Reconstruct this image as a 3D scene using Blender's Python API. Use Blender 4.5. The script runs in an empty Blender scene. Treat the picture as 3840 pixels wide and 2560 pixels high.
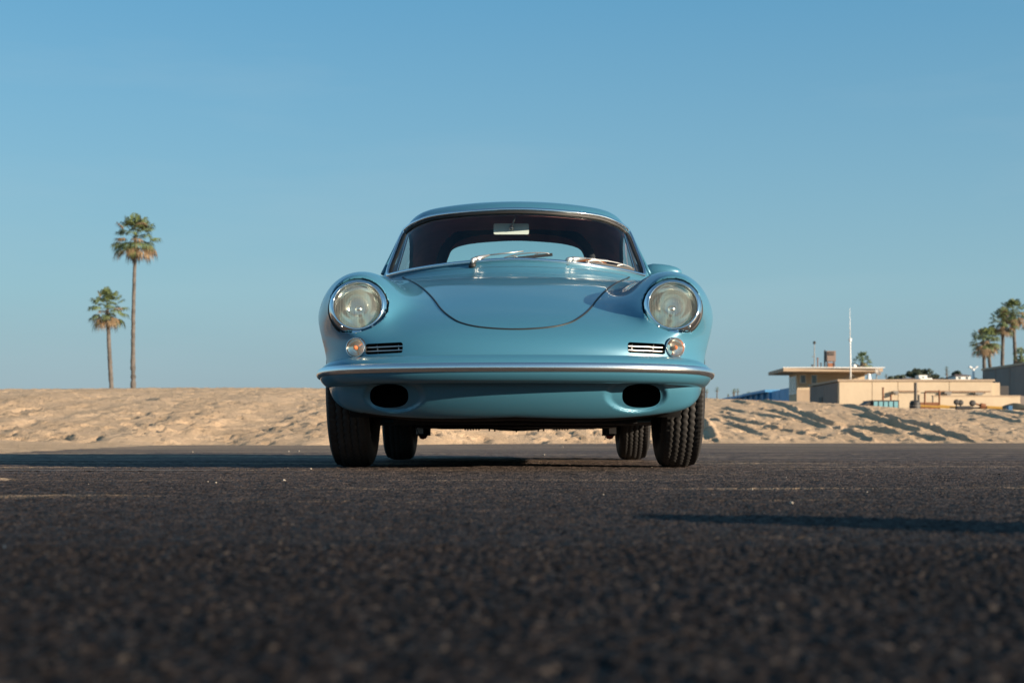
import bpy, bmesh, math, random
import numpy as np
from mathutils import Vector, Matrix

rnd = random.Random(7)
RNG = np.random.default_rng(11)
SC = bpy.context.scene
COL = SC.collection

# ------------------------------------------------------------------ camera
F = 5333.0          # focal length in pixels of a 3840 px wide picture (50 mm)
CH = 0.113          # lens height above the asphalt
HZ = 1645.0         # picture row of the horizon (of 2560)
cam_d = bpy.data.cameras.new('camera')
cam = bpy.data.objects.new('camera', cam_d)
COL.objects.link(cam)
cam.location = (0, 0, CH)
cam.rotation_euler = (math.radians(90), 0, 0)
cam_d.sensor_width = 36.0
cam_d.lens = 36.0 * F / 3840.0
cam_d.shift_y = (HZ - 1280.0) / 3840.0
cam_d.clip_start = 0.05
cam_d.clip_end = 9000.0
cam_d.dof.use_dof = True
cam_d.dof.focus_distance = 5.25
cam_d.dof.aperture_fstop = 7.2
SC.camera = cam

# ------------------------------------------------------------------ sky, sun, exposure
SUN_EL, SUN_AZ = math.radians(13.0), math.radians(32.0)   # azimuth: from +X towards the camera
sun_dir = Vector((math.cos(SUN_AZ) * math.cos(SUN_EL), -math.sin(SUN_AZ) * math.cos(SUN_EL), math.sin(SUN_EL)))
world = bpy.data.worlds.new('World')
SC.world = world
world.use_nodes = True
wn, wl = world.node_tree.nodes, world.node_tree.links
wn.clear()
w_out = wn.new('ShaderNodeOutputWorld')
w_bg = wn.new('ShaderNodeBackground')
w_sky = wn.new('ShaderNodeTexSky')
w_sky.sky_type = 'NISHITA'
w_sky.sun_disc = False
w_sky.sun_elevation = SUN_EL
w_sky.sun_rotation = math.pi / 2 + SUN_AZ
w_sky.altitude = 0.0
w_sky.air_density = 1.0
w_sky.dust_density = 0.6
w_sky.ozone_density = 2.0
w_bg.inputs['Strength'].default_value = 0.10
# faint, wide veils of high cloud over the whole dome
w_tc = wn.new('ShaderNodeTexCoord')
w_map = wn.new('ShaderNodeMapping')
w_map.inputs['Scale'].default_value = (1.2, 1.2, 7.0)
w_map.inputs['Rotation'].default_value = (0.0, math.radians(-6), 0.0)
w_noise = wn.new('ShaderNodeTexNoise')
w_noise.inputs['Scale'].default_value = 2.3
w_noise.inputs['Detail'].default_value = 5.0
w_noise.inputs['Roughness'].default_value = 0.55
w_ramp = wn.new('ShaderNodeValToRGB')
w_ramp.color_ramp.elements[0].position = 0.46
w_ramp.color_ramp.elements[1].position = 0.72
w_ramp.color_ramp.elements[1].color = (0.30, 0.30, 0.30, 1)
w_mix = wn.new('ShaderNodeMix'); w_mix.data_type = 'RGBA'
w_hsv = wn.new('ShaderNodeHueSaturation')
w_hsv.inputs['Saturation'].default_value = 1.0
w_mix.inputs['B'].default_value = (4.2, 4.6, 4.9, 1)
wl.new(w_tc.outputs['Generated'], w_map.inputs['Vector'])
wl.new(w_map.outputs['Vector'], w_noise.inputs['Vector'])
wl.new(w_noise.outputs['Fac'], w_ramp.inputs['Fac'])
w_mix.inputs['Factor'].default_value = 0.0
wl.new(w_sky.outputs['Color'], w_hsv.inputs['Color'])
w_tint = wn.new('ShaderNodeMix'); w_tint.data_type = 'RGBA'; w_tint.blend_type = 'MULTIPLY'; w_tint.inputs['Factor'].default_value = 1.0
w_tint.inputs['B'].default_value = (0.62, 0.93, 0.95, 1)
wl.new(w_hsv.outputs['Color'], w_tint.inputs['A'])
wl.new(w_tint.outputs['Result'], w_mix.inputs['A'])
# grey-blue marine haze lying low over the horizon, all the way round
w_sep = wn.new('ShaderNodeSeparateXYZ')
wl.new(w_tc.outputs['Generated'], w_sep.inputs['Vector'])
w_hz = wn.new('ShaderNodeValToRGB')
w_hz.color_ramp.interpolation = 'EASE'
e = w_hz.color_ramp.elements
e[0].position = 0.0; e[0].color = (0.95, 0.95, 0.95, 1)
e[1].position = 0.47; e[1].color = (0.0, 0.0, 0.0, 1)
x = e.new(0.27); x.color = (0.66, 0.66, 0.66, 1)
wl.new(w_sep.outputs['Z'], w_hz.inputs['Fac'])
w_hcol = wn.new('ShaderNodeValToRGB')
e = w_hcol.color_ramp.elements
e[0].position = 0.0; e[0].color = (0.285, 0.352, 0.408, 1)
e[1].position = 0.30; e[1].color = (0.108, 0.318, 0.515, 1)
x = e.new(0.10); x.color = (0.262, 0.425, 0.505, 1)
wl.new(w_sep.outputs['Z'], w_hcol.inputs['Fac'])
w_hs = wn.new('ShaderNodeVectorMath'); w_hs.operation = 'SCALE'; w_hs.inputs['Scale'].default_value = 6.3
wl.new(w_hcol.outputs['Color'], w_hs.inputs[0])
w_mix2 = wn.new('ShaderNodeMix'); w_mix2.data_type = 'RGBA'
wl.new(w_hz.outputs['Color'], w_mix2.inputs['Factor'])
wl.new(w_mix.outputs['Result'], w_mix2.inputs['A'])
wl.new(w_hs.outputs['Vector'], w_mix2.inputs['B'])
w_veil = wn.new('ShaderNodeMix'); w_veil.data_type = 'RGBA'
w_vf = wn.new('ShaderNodeMath'); w_vf.operation = 'MULTIPLY'; w_vf.inputs[1].default_value = 0.55
wl.new(w_ramp.outputs['Color'], w_vf.inputs[0])
wl.new(w_vf.outputs[0], w_veil.inputs['Factor'])
wl.new(w_mix2.outputs['Result'], w_veil.inputs['A'])
w_veil.inputs['B'].default_value = (2.5, 3.25, 3.6, 1)
wl.new(w_veil.outputs['Result'], w_bg.inputs['Color'])
wl.new(w_bg.outputs['Background'], w_out.inputs['Surface'])

sun_l = bpy.data.lights.new('sun', 'SUN')
sun_l.energy = 5.0
sun_l.angle = math.radians(0.55)
sun_l.color = (1.0, 0.82, 0.62)
sun_o = bpy.data.objects.new('sun', sun_l)
COL.objects.link(sun_o)
sun_o.rotation_euler = sun_dir.to_track_quat('Z', 'Y').to_euler()
sun_o.location = (30, -12, 20)

SC.view_settings.view_transform = 'Standard'
SC.view_settings.look = 'None'
SC.view_settings.gamma = 1.0
SC.view_settings.use_curve_mapping = False
SC.view_settings.exposure = 0.82
SC.cycles.max_bounces = 10
SC.cycles.transparent_max_bounces = 24
SC.cycles.sample_clamp_indirect = 6.0
SC.cycles.caustics_reflective = False
SC.cycles.caustics_refractive = False

# ------------------------------------------------------------------ helpers
def px(x, y, Y):
    """photograph pixel (3840x2560) at depth Y -> world point"""
    return Vector(((x - 1920.0) * Y / F, Y, CH + (HZ - y) * Y / F))

def tag(o, label=None, category=None, group=None, kind=None):
    if label: o['label'] = label
    if category: o['category'] = category
    if group: o['group'] = group
    if kind: o['kind'] = kind
    return o

def empty(name, loc=(0, 0, 0), parent=None, rot=(0, 0, 0)):
    o = bpy.data.objects.new(name, None)
    COL.objects.link(o)
    o.location = loc
    o.rotation_euler = rot
    o.empty_display_size = 0.1
    if parent: o.parent = parent
    return o

def link_mesh(name, me, mat=None, parent=None, loc=(0, 0, 0), rot=(0, 0, 0)):
    o = bpy.data.objects.new(name, me)
    COL.objects.link(o)
    o.location = loc
    o.rotation_euler = rot
    if mat is not None and len(me.materials) == 0: me.materials.append(mat)
    if parent: o.parent = parent
    return o

def mesh_np(name, V, Fc, smooth=True):
    me = bpy.data.meshes.new(name)
    V = np.asarray(V, dtype=np.float32)
    Fc = np.asarray(Fc, dtype=np.int32)
    n, k = Fc.shape
    me.vertices.add(len(V))
    me.vertices.foreach_set('co', V.ravel())
    me.loops.add(n * k)
    me.loops.foreach_set('vertex_index', Fc.ravel())
    me.polygons.add(n)
    me.polygons.foreach_set('loop_start', np.arange(0, n * k, k, dtype=np.int32))
    me.polygons.foreach_set('loop_total', np.full(n, k, dtype=np.int32))
    me.update(calc_edges=True)
    me.validate()
    if smooth:
        me.polygons.foreach_set('use_smooth', np.ones(len(me.polygons), dtype=bool))
    return me

class MB:
    """collects simple shapes into one mesh"""
    def __init__(self):
        self.v, self.f = [], []
    def add(self, vs, fs):
        n = len(self.v)
        self.v += [tuple(p) for p in vs]
        self.f += [tuple(i + n for i in f) for f in fs]
        return self
    def box(self, a, b, M=None):
        x0, y0, z0 = a; x1, y1, z1 = b
        vs = [Vector(p) for p in ((x0,y0,z0),(x1,y0,z0),(x1,y1,z0),(x0,y1,z0),(x0,y0,z1),(x1,y0,z1),(x1,y1,z1),(x0,y1,z1))]
        if M is not None: vs = [M @ p for p in vs]
        return self.add(vs, [(0,3,2,1),(4,5,6,7),(0,1,5,4),(1,2,6,5),(2,3,7,6),(3,0,4,7)])
    def tube(self, pts, r, n=8, closed=False, caps=True, flat=None):
        """r: number or list; flat: (a, up) squash factor across the up vector"""
        pts = [Vector(p) for p in pts]
        m = len(pts)
        rs = r if isinstance(r, (list, tuple, np.ndarray)) else [r] * m
        vs, fs = [], []
        prev = None
        for i, p in enumerate(pts):
            if closed: t = pts[(i + 1) % m] - pts[i - 1]
            else: t = pts[min(i + 1, m - 1)] - pts[max(i - 1, 0)]
            if t.length < 1e-9: t = Vector((0, 0, 1))
            t.normalize()
            if prev is None:
                up = Vector((0, 0, 1)) if abs(t.z) < 0.9 else Vector((1, 0, 0))
                u = t.cross(up).normalized()
            else:
                u = (prev - t * prev.dot(t)).normalized()
            w = t.cross(u)
            prev = u
            for k in range(n):
                a = 2 * math.pi * k / n
                vs.append(p + (u * math.cos(a) + w * math.sin(a)) * rs[i])
        last = m if closed else m - 1
        for i in range(last):
            j = (i + 1) % m
            for k in range(n):
                k2 = (k + 1) % n
                fs.append((i * n + k, i * n + k2, j * n + k2, j * n + k))
        if caps and not closed:
            fs.append(tuple(range(n - 1, -1, -1)))
            fs.append(tuple((m - 1) * n + k for k in range(n)))
        return self.add(vs, fs)
    def lathe(self, prof, n=48, M=None, close=False):
        """prof: list of (radius, height); spun about local Z"""
        vs, fs = [], []
        for (r, h) in prof:
            for k in range(n):
                a = 2 * math.pi * k / n
                p = Vector((r * math.cos(a), r * math.sin(a), h))
                vs.append(M @ p if M is not None else p)
        m = len(prof)
        for i in range(m if close else m - 1):
            j = (i + 1) % m
            for k in range(n):
                k2 = (k + 1) % n
                fs.append((i * n + k, i * n + k2, j * n + k2, j * n + k))
        return self.add(vs, fs)
    def build(self, name, mat=None, parent=None, smooth=False, loc=(0, 0, 0), rot=(0, 0, 0), auto=None):
        me = bpy.data.meshes.new(name)
        me.from_pydata([tuple(p) for p in self.v], [], self.f)
        bm = bmesh.new(); bm.from_mesh(me)
        bmesh.ops.recalc_face_normals(bm, faces=bm.faces)
        bm.to_mesh(me); bm.free()
        if smooth:
            for p in me.polygons: p.use_smooth = True
            if auto is not None: me.set_sharp_from_angle(angle=math.radians(auto))
        return link_mesh(name, me, mat, parent, loc, rot)

def spline(xs, ys):
    """natural cubic spline, linear outside"""
    xs = np.asarray(xs, float); ys = np.asarray(ys, float)
    n = len(xs); h = np.diff(xs)
    A = np.zeros((n, n)); b = np.zeros(n)
    A[0, 0] = A[-1, -1] = 1
    for i in range(1, n - 1):
        A[i, i - 1], A[i, i], A[i, i + 1] = h[i - 1], 2 * (h[i - 1] + h[i]), h[i]
        b[i] = 6 * ((ys[i + 1] - ys[i]) / h[i] - (ys[i] - ys[i - 1]) / h[i - 1])
    m = np.linalg.solve(A, b)
    # tabulated finely so that big arrays can use np.interp
    tx = np.linspace(xs[0], xs[-1], 1500)
    i = np.clip(np.searchsorted(xs, tx) - 1, 0, n - 2)
    d = tx - xs[i]; e = xs[i + 1] - tx; H = h[i]
    ty = m[i] * e**3 / (6 * H) + m[i + 1] * d**3 / (6 * H) + (ys[i] / H - m[i] * H / 6) * e + (ys[i + 1] / H - m[i + 1] * H / 6) * d
    s0 = (ty[1] - ty[0]) / (tx[1] - tx[0]); s1 = (ty[-1] - ty[-2]) / (tx[-1] - tx[-2])
    def f(x):
        x = np.asarray(x)
        r = np.interp(x, tx, ty)
        r = np.where(x < tx[0], ty[0] + s0 * (x - tx[0]), r)
        return np.where(x > tx[-1], ty[-1] + s1 * (x - tx[-1]), r)
    return f

def sstep(a, b, x):
    t = np.clip((x - a) / (b - a), 0, 1)
    return t * t * (3 - 2 * t)

def catmull(pts, n=12, closed=False):
    P = [Vector(p) for p in pts]
    out = []
    m = len(P)
    for i in range(m if closed else m - 1):
        p0 = P[i - 1] if (closed or i > 0) else P[0] * 2 - P[1]
        p1, p2 = P[i], P[(i + 1) % m]
        p3 = P[(i + 2) % m] if (closed or i + 2 < m) else P[-1] * 2 - P[-2]
        for k in range(n):
            t = k / n
            out.append(0.5 * ((2 * p1) + (p2 - p0) * t + (2 * p0 - 5 * p1 + 4 * p2 - p3) * t * t + (3 * p1 - p0 - 3 * p2 + p3) * t**3))
    if not closed: out.append(P[-1])
    return out

# value noise on arrays (for terrain and asphalt geometry)
def vnoise(x, y, seed=0):
    xi = np.floor(x).astype(np.int64); yi = np.floor(y).astype(np.int64)
    fx = x - xi; fy = y - yi
    fx = fx * fx * fx * (fx * (fx * 6 - 15) + 10); fy = fy * fy * fy * (fy * (fy * 6 - 15) + 10)
    def hsh(a, b):
        n = (a * 374761393 + b * 668265263 + seed * 974634541) & 0xFFFFFFFF
        n = ((n ^ (n >> 13)) * 1274126177) & 0xFFFFFFFF
        return ((n ^ (n >> 16)) & 0xFFFF) / 65535.0
    return (hsh(xi, yi) * (1 - fx) + hsh(xi + 1, yi) * fx) * (1 - fy) + (hsh(xi, yi + 1) * (1 - fx) + hsh(xi + 1, yi + 1) * fx) * fy

def fbm(x, y, oct=4, seed=0):
    s = 0; a = 0.5; t = 0
    for k in range(oct):
        s = s + a * vnoise(x * 2**k, y * 2**k, seed + k * 17); t += a; a *= 0.5
    return s / t

# ------------------------------------------------------------------ materials
def pmat(name, color=(0.5, 0.5, 0.5), rough=0.6, metal=0.0, coat=0.0, coat_rough=0.03, spec=0.5, var=0.0, vscale=8.0, bump=0.0, bscale=60.0, ior=1.5, sheen=0.0, var2=None):
    m = bpy.data.materials.new(name)
    m.use_nodes = True
    nt = m.node_tree; N, L = nt.nodes, nt.links
    b = N['Principled BSDF']
    b.inputs['Base Color'].default_value = (*color, 1)
    b.inputs['Roughness'].default_value = rough
    b.inputs['Metallic'].default_value = metal
    b.inputs['Coat Weight'].default_value = coat
    b.inputs['Coat Roughness'].default_value = coat_rough
    b.inputs['Specular IOR Level'].default_value = spec
    b.inputs['IOR'].default_value = ior
    if var > 0 or bump > 0:
        tc = N.new('ShaderNodeTexCoord')
    if var > 0:
        n = N.new('ShaderNodeTexNoise'); n.inputs['Scale'].default_value = vscale; n.inputs['Detail'].default_value = 6
        n.inputs['Roughness'].default_value = 0.6
        L.new(tc.outputs['Object'], n.inputs['Vector'])
        r = N.new('ShaderNodeValToRGB')
        c2 = var2 or tuple(c * (1 - var) for c in color)
        c1 = tuple(min(1, c * (1 + var * 0.6)) for c in color)
        r.color_ramp.elements[0].position = 0.3; r.color_ramp.elements[0].color = (*c2, 1)
        r.color_ramp.elements[1].position = 0.7; r.color_ramp.elements[1].color = (*c1, 1)
        L.new(n.outputs['Fac'], r.inputs['Fac'])
        L.new(r.outputs['Color'], b.inputs['Base Color'])
    if bump > 0:
        n2 = N.new('ShaderNodeTexNoise'); n2.inputs['Scale'].default_value = bscale; n2.inputs['Detail'].default_value = 5
        L.new(tc.outputs['Object'], n2.inputs['Vector'])
        bp = N.new('ShaderNodeBump'); bp.inputs['Strength'].default_value = 1.0; bp.inputs['Distance'].default_value = bump
        L.new(n2.outputs['Fac'], bp.inputs['Height'])
        L.new(bp.outputs['Normal'], b.inputs['Normal'])
    return m

def glass_mat(name, tint=(1, 1, 1), rough=0.0, milk=0.0, milk_col=(0.8, 0.8, 0.75), ior=1.5):
    m = bpy.data.materials.new(name)
    m.use_nodes = True
    nt = m.node_tree; N, L = nt.nodes, nt.links
    N.clear()
    out = N.new('ShaderNodeOutputMaterial')
    tr = N.new('ShaderNodeBsdfTransparent'); tr.inputs['Color'].default_value = (*tint, 1)
    gl = N.new('ShaderNodeBsdfGlossy'); gl.inputs['Roughness'].default_value = rough
    # thin-pane reflectance (both faces), the same from inside and outside
    lw = N.new('ShaderNodeLayerWeight'); lw.inputs['Blend'].default_value = 0.5
    pw = N.new('ShaderNodeMath'); pw.operation = 'POWER'; pw.inputs[1].default_value = 5.0
    L.new(lw.outputs['Facing'], pw.inputs[0])
    fr = N.new('ShaderNodeMapRange'); fr.inputs['To Min'].default_value = 0.035; fr.inputs['To Max'].default_value = 0.9
    L.new(pw.outputs[0], fr.inputs['Value'])
    mx = N.new('ShaderNodeMixShader')
    L.new(fr.outputs['Result'], mx.inputs['Fac'])
    base = tr
    if milk > 0:
        df = N.new('ShaderNodeBsdfDiffuse'); df.inputs['Color'].default_value = (*milk_col, 1)
        m2 = N.new('ShaderNodeMixShader'); m2.inputs['Fac'].default_value = milk
        L.new(tr.outputs[0], m2.inputs[1]); L.new(df.outputs[0], m2.inputs[2])
        base = m2
    L.new(base.outputs[0], mx.inputs[1]); L.new(gl.outputs[0], mx.inputs[2])
    L.new(mx.outputs[0], out.inputs['Surface'])
    return m

M = {}
M['chrome'] = pmat('chrome', (0.86, 0.86, 0.87), 0.06, 1.0)
M['bright_metal'] = pmat('polished_aluminium', (0.93, 0.92, 0.90), 0.24, 1.0, bump=0.0003, bscale=90)
M['wiper_metal'] = pmat('wiper_metal', (0.55, 0.545, 0.53), 0.38, 0.8)
M['brushed'] = pmat('brushed_metal', (0.62, 0.61, 0.6), 0.32, 1.0)
M['black_rubber'] = pmat('black_rubber', (0.014, 0.014, 0.014), 0.55)
M['tyre'] = pmat('tyre_rubber', (0.020, 0.0185, 0.018), 0.68, var=0.45, vscale=20, bump=0.0006, bscale=120)
M['black'] = pmat('black_matt', (0.006, 0.006, 0.006), 0.85, spec=0.2)
M['underbody'] = pmat('underbody_black', (0.012, 0.012, 0.013), 0.8, spec=0.25, var=0.4, vscale=9)
M['headliner'] = pmat('headliner_maroon', (0.70, 0.27, 0.24), 0.9, var=0.2, vscale=6, bump=0.001, bscale=200)
M['interior_dark'] = pmat('interior_dark_trim', (0.010, 0.012, 0.018), 0.75)
M['wood_wheel'] = pmat('steering_wheel_wood', (0.36, 0.12, 0.03), 0.3, coat=0.8)
M['white_tag'] = pmat('white_plate', (0.92, 0.92, 0.90), 0.6)
M['red_part'] = pmat('red_oxide', (0.16, 0.012, 0.008), 0.6)
M['glass'] = glass_mat('clear_glass', (0.92, 0.96, 0.95))
M['rear_glass'] = glass_mat('rear_glass_tint', (0.80, 0.95, 0.94))
M['lens'] = glass_mat('headlamp_glass', (0.93, 0.94, 0.91), milk=0.11, milk_col=(0.82, 0.82, 0.74))
M['reflector'] = pmat('reflector_silver', (0.90, 0.89, 0.80), 0.16, 1.0)
M['clear_lens'] = glass_mat('signal_glass', (0.98, 0.96, 0.92), milk=0.12, milk_col=(0.75, 0.68, 0.55))
M['amber'] = pmat('amber_bulb', (0.85, 0.17, 0.01), 0.25)

def paint_mat():
    m = pmat('turquoise_blue_paint', (0.056, 0.200, 0.292), 0.37, 0.0, coat=0.72, coat_rough=0.015)
    N, L = m.node_tree.nodes, m.node_tree.links
    b = N['Principled BSDF']
    # very fine metallic flake: slight tone variation
    tc = N.new('ShaderNodeTexCoord')
    v = N.new('ShaderNodeTexNoise'); v.inputs['Scale'].default_value = 4.0; v.inputs['Detail'].default_value = 2
    L.new(tc.outputs['Object'], v.inputs['Vector'])
    r = N.new('ShaderNodeMapRange'); r.inputs['To Min'].default_value = 0.34; r.inputs['To Max'].default_value = 0.42
    L.new(v.outputs['Fac'], r.inputs['Value']); L.new(r.outputs['Result'], b.inputs['Roughness'])
    b.inputs['Metallic'].default_value = 0.15
    b.inputs['Coat IOR'].default_value = 1.5
    return m
M['paint'] = paint_mat()
# ------------------------------------------------------------------ asphalt lot
def asphalt_mat():
    m = bpy.data.materials.new('asphalt')
    m.use_nodes = True
    N, L = m.node_tree.nodes, m.node_tree.links
    b = N['Principled BSDF']
    b.inputs['Roughness'].default_value = 0.75
    b.inputs['Specular IOR Level'].default_value = 0.18
    tc = N.new('ShaderNodeTexCoord')
    P = tc.outputs['Object']
    vor = N.new('ShaderNodeTexVoronoi'); vor.inputs['Scale'].default_value = 185.0
    L.new(P, vor.inputs['Vector'])
    sep = N.new('ShaderNodeSeparateColor'); L.new(vor.outputs['Color'], sep.inputs['Color'])
    ramp = N.new('ShaderNodeValToRGB')
    e = ramp.color_ramp.elements
    e[0].position = 0.0; e[0].color = (0.0060, 0.0046, 0.0046, 1)
    e[1].position = 1.0; e[1].color = (0.055, 0.046, 0.040, 1)
    x = e.new(0.55); x.color = (0.0108, 0.0081, 0.0077, 1)
    x = e.new(0.85); x.color = (0.0225, 0.0170, 0.0155, 1)
    L.new(sep.outputs['Red'], ramp.inputs['Fac'])
    # worn / bleached patches
    n1 = N.new('ShaderNodeTexNoise'); n1.inputs['Scale'].default_value = 1.4; n1.inputs['Detail'].default_value = 7; n1.inputs['Roughness'].default_value = 0.62
    L.new(P, n1.inputs['Vector'])
    mr = N.new('ShaderNodeMapRange'); mr.inputs['From Min'].default_value = 0.3; mr.inputs['From Max'].default_value = 0.7
    mr.inputs['To Min'].default_value = 0.6; mr.inputs['To Max'].default_value = 1.45
    L.new(n1.outputs['Fac'], mr.inputs['Value'])
    mul = N.new('ShaderNodeMix'); mul.data_type = 'RGBA'; mul.blend_type = 'MULTIPLY'; mul.inputs['Factor'].default_value = 1.0
    L.new(ramp.outputs['Color'], mul.inputs['A']); L.new(mr.outputs['Result'], mul.inputs['B'])
    # pale dust tint rising with depth, painting in the dim foreground and brighter distance
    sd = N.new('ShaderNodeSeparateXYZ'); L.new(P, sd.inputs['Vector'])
    depth_lift = N.new('ShaderNodeMapRange'); depth_lift.inputs['From Min'].default_value = 1.1; depth_lift.inputs['From Max'].default_value = 6.0
    depth_lift.inputs['To Min'].default_value = 0.0; depth_lift.inputs['To Max'].default_value = 0.85
    L.new(sd.outputs['Y'], depth_lift.inputs['Value'])
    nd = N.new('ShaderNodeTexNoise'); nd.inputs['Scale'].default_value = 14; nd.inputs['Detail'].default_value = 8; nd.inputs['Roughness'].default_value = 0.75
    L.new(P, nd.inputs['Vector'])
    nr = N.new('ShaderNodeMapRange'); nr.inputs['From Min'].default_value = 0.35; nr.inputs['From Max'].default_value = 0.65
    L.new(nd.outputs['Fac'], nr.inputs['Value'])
    dm = N.new('ShaderNodeMath'); dm.operation = 'MULTIPLY'; L.new(depth_lift.outputs['Result'], dm.inputs[0]); L.new(nr.outputs['Result'], dm.inputs[1])
    lift_mix = N.new('ShaderNodeMix'); lift_mix.data_type = 'RGBA'; lift_mix.inputs['B'].default_value = (0.205, 0.152, 0.128, 1)
    L.new(dm.outputs[0], lift_mix.inputs['Factor']); L.new(mul.outputs['Result'], lift_mix.inputs['A'])
    # blown sand lying on the lot
    mp = N.new('ShaderNodeMapping'); mp.inputs['Scale'].default_value = (0.22, 1.5, 1.0)
    L.new(P, mp.inputs['Vector'])
    n2 = N.new('ShaderNodeTexNoise'); n2.inputs['Scale'].default_value = 1.6; n2.inputs['Detail'].default_value = 9; n2.inputs['Roughness'].default_value = 0.68
    L.new(mp.outputs['Vector'], n2.inputs['Vector'])
    sx = N.new('ShaderNodeSeparateXYZ'); L.new(P, sx.inputs['Vector'])
    far = N.new('ShaderNodeMapRange'); far.inputs['From Min'].default_value = 1.5; far.inputs['From Max'].default_value = 18.0
    far.inputs['To Min'].default_value = 0.0; far.inputs['To Max'].default_value = 0.15
    L.new(sx.outputs['Y'], far.inputs['Value'])
    left = N.new('ShaderNodeMapRange'); left.inputs['From Min'].default_value = 0.5; left.inputs['From Max'].default_value = -5.0
    left.inputs['To Min'].default_value = 0.0; left.inputs['To Max'].default_value = 0.06
    L.new(sx.outputs['X'], left.inputs['Value'])
    ad = N.new('ShaderNodeMath'); ad.operation = 'ADD'; L.new(far.outputs['Result'], ad.inputs[0]); L.new(left.outputs['Result'], ad.inputs[1])
    ad2 = N.new('ShaderNodeMath'); ad2.operation = 'ADD'; L.new(ad.outputs[0], ad2.inputs[0]); L.new(n2.outputs['Fac'], ad2.inputs[1])
    sr = N.new('ShaderNodeMapRange'); sr.inputs['From Min'].default_value = 0.60; sr.inputs['From Max'].default_value = 0.74
    L.new(ad2.outputs[0], sr.inputs['Value'])
    mixs = N.new('ShaderNodeMix'); mixs.data_type = 'RGBA'
    mixs.inputs['B'].default_value = (0.42, 0.30, 0.19, 1)
    sf = N.new('ShaderNodeMath'); sf.operation = 'MULTIPLY'; sf.inputs[1].default_value = 0.75
    L.new(sr.outputs['Result'], sf.inputs[0])
    L.new(sf.outputs[0], mixs.inputs['Factor']); L.new(lift_mix.outputs['Result'], mixs.inputs['A'])
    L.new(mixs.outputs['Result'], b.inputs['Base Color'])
    # relief
    v2 = N.new('ShaderNodeTexVoronoi'); v2.inputs['Scale'].default_value = 185.0; v2.feature = 'SMOOTH_F1'
    L.new(P, v2.inputs['Vector'])
    n3 = N.new('ShaderNodeTexNoise'); n3.inputs['Scale'].default_value = 40; n3.inputs['Detail'].default_value = 6
    L.new(P, n3.inputs['Vector'])
    hh = N.new('ShaderNodeMath'); hh.operation = 'SUBTRACT'; L.new(n3.outputs['Fac'], hh.inputs[0]); L.new(v2.outputs['Distance'], hh.inputs[1])
    bp = N.new('ShaderNodeBump'); bp.inputs['Distance'].default_value = 0.004; bp.inputs['Strength'].default_value = 0.9
    L.new(hh.outputs[0], bp.inputs['Height']); L.new(bp.outputs['Normal'], b.inputs['Normal'])
    return m

def stones(X, Y, cell, seed):
    """height of packed aggregate: rounded chips of uneven size standing out of the binder"""
    gx, gy = X / cell, Y / cell
    ix, iy = np.floor(gx).astype(np.int64), np.floor(gy).astype(np.int64)
    best = np.full(X.shape, -1.0)
    def h(a, b, s):
        n = (a * 374761393 + b * 668265263 + s * 974634541) & 0xFFFFFFFF
        n = ((n ^ (n >> 13)) * 1274126177) & 0xFFFFFFFF
        return ((n ^ (n >> 16)) & 0xFFFF) / 65535.0
    for dx in (-1, 0, 1):
        for dy in (-1, 0, 1):
            cx, cy = ix + dx, iy + dy
            d2 = (gx - cx - h(cx, cy, seed))**2 + (gy - cy - h(cx, cy, seed + 1))**2
            r = 0.45 + 0.45 * h(cx, cy, seed + 2)
            top = 0.35 + 0.65 * h(cx, cy, seed + 3)
            best = np.maximum(best, top * np.clip(1.25 - 1.25 * d2 / (r * r), 0, 1)**0.6)
    return np.clip(best, 0, 1)

def grid_patch(xs, ys, hf):
    X, Y = np.meshgrid(xs, ys)
    Z = hf(X, Y)
    V = np.stack([X.ravel(), Y.ravel(), Z.ravel()], 1)
    nx, ny = len(xs), len(ys)
    i = np.arange(ny - 1)[:, None] * nx + np.arange(nx - 1)[None, :]
    Fc = np.stack([i, i + 1, i + nx + 1, i + nx], -1).reshape(-1, 4)
    return V, Fc

def join_patches(ps):
    Vs, Fs, n = [], [], 0
    for V, Fc in ps:
        Vs.append(V); Fs.append(Fc + n); n += len(V)
    return np.concatenate(Vs), np.concatenate(Fs)

def near_height(X, Y, x1, y0, y1):
    h = 0.0052 * stones(X, Y, 0.0062, 3) + 0.0016 * stones(X + 3, Y + 5, 0.011, 9) + 0.004 * (fbm(X * 7, Y * 7, 3, 5) - 0.5)
    edge = np.clip((x1 - np.abs(X)) / 0.25, 0, 1)
    return (h - 0.0040) * edge
pa = grid_patch(np.arange(-0.78, 0.7801, 0.0032), np.arange(0.30, 1.5001, 0.0032), lambda X, Y: near_height(X, Y, 9, 0, 9))
pb = grid_patch(np.arange(-2.0, 2.0001, 0.0075), np.arange(1.49, 4.6, 0.0075), lambda X, Y: near_height(X, Y, 2.0, 1.5, 4.59) - 0.0002)
flat = lambda X, Y: X * 0 - 0.001
pc = grid_patch(np.array([-60, -2.0]), np.array([-40.0, 4.59]), lambda X, Y: X * 0)
pd = grid_patch(np.array([2.0, 60]), np.array([-40.0, 4.59]), lambda X, Y: X * 0)
def mid_height(X, Y):
    e = np.clip(np.minimum(6.0 - np.abs(X), np.minimum(Y - 7.6, 12.0 - Y)) / 0.3, 0, 1)
    return e * (0.005 * (vnoise(X / 0.035, Y / 0.035, 5) - 0.6) + 0.004 * (fbm(X / 0.12, Y / 0.12, 2, 8) - 0.5))
def mid_near(X, Y):
    e = np.clip(np.minimum(3.3 - np.abs(X), 7.6 - Y) / 0.3, 0, 1)
    h = 0.0065 * stones(X, Y, 0.014, 3) + 0.003 * (fbm(X * 7, Y * 7, 2, 5) - 0.5)
    return (h - 0.004) * e
pe0 = grid_patch(np.arange(-3.3, 3.301, 0.012), np.arange(4.585, 7.601, 0.012), mid_near)
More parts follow.
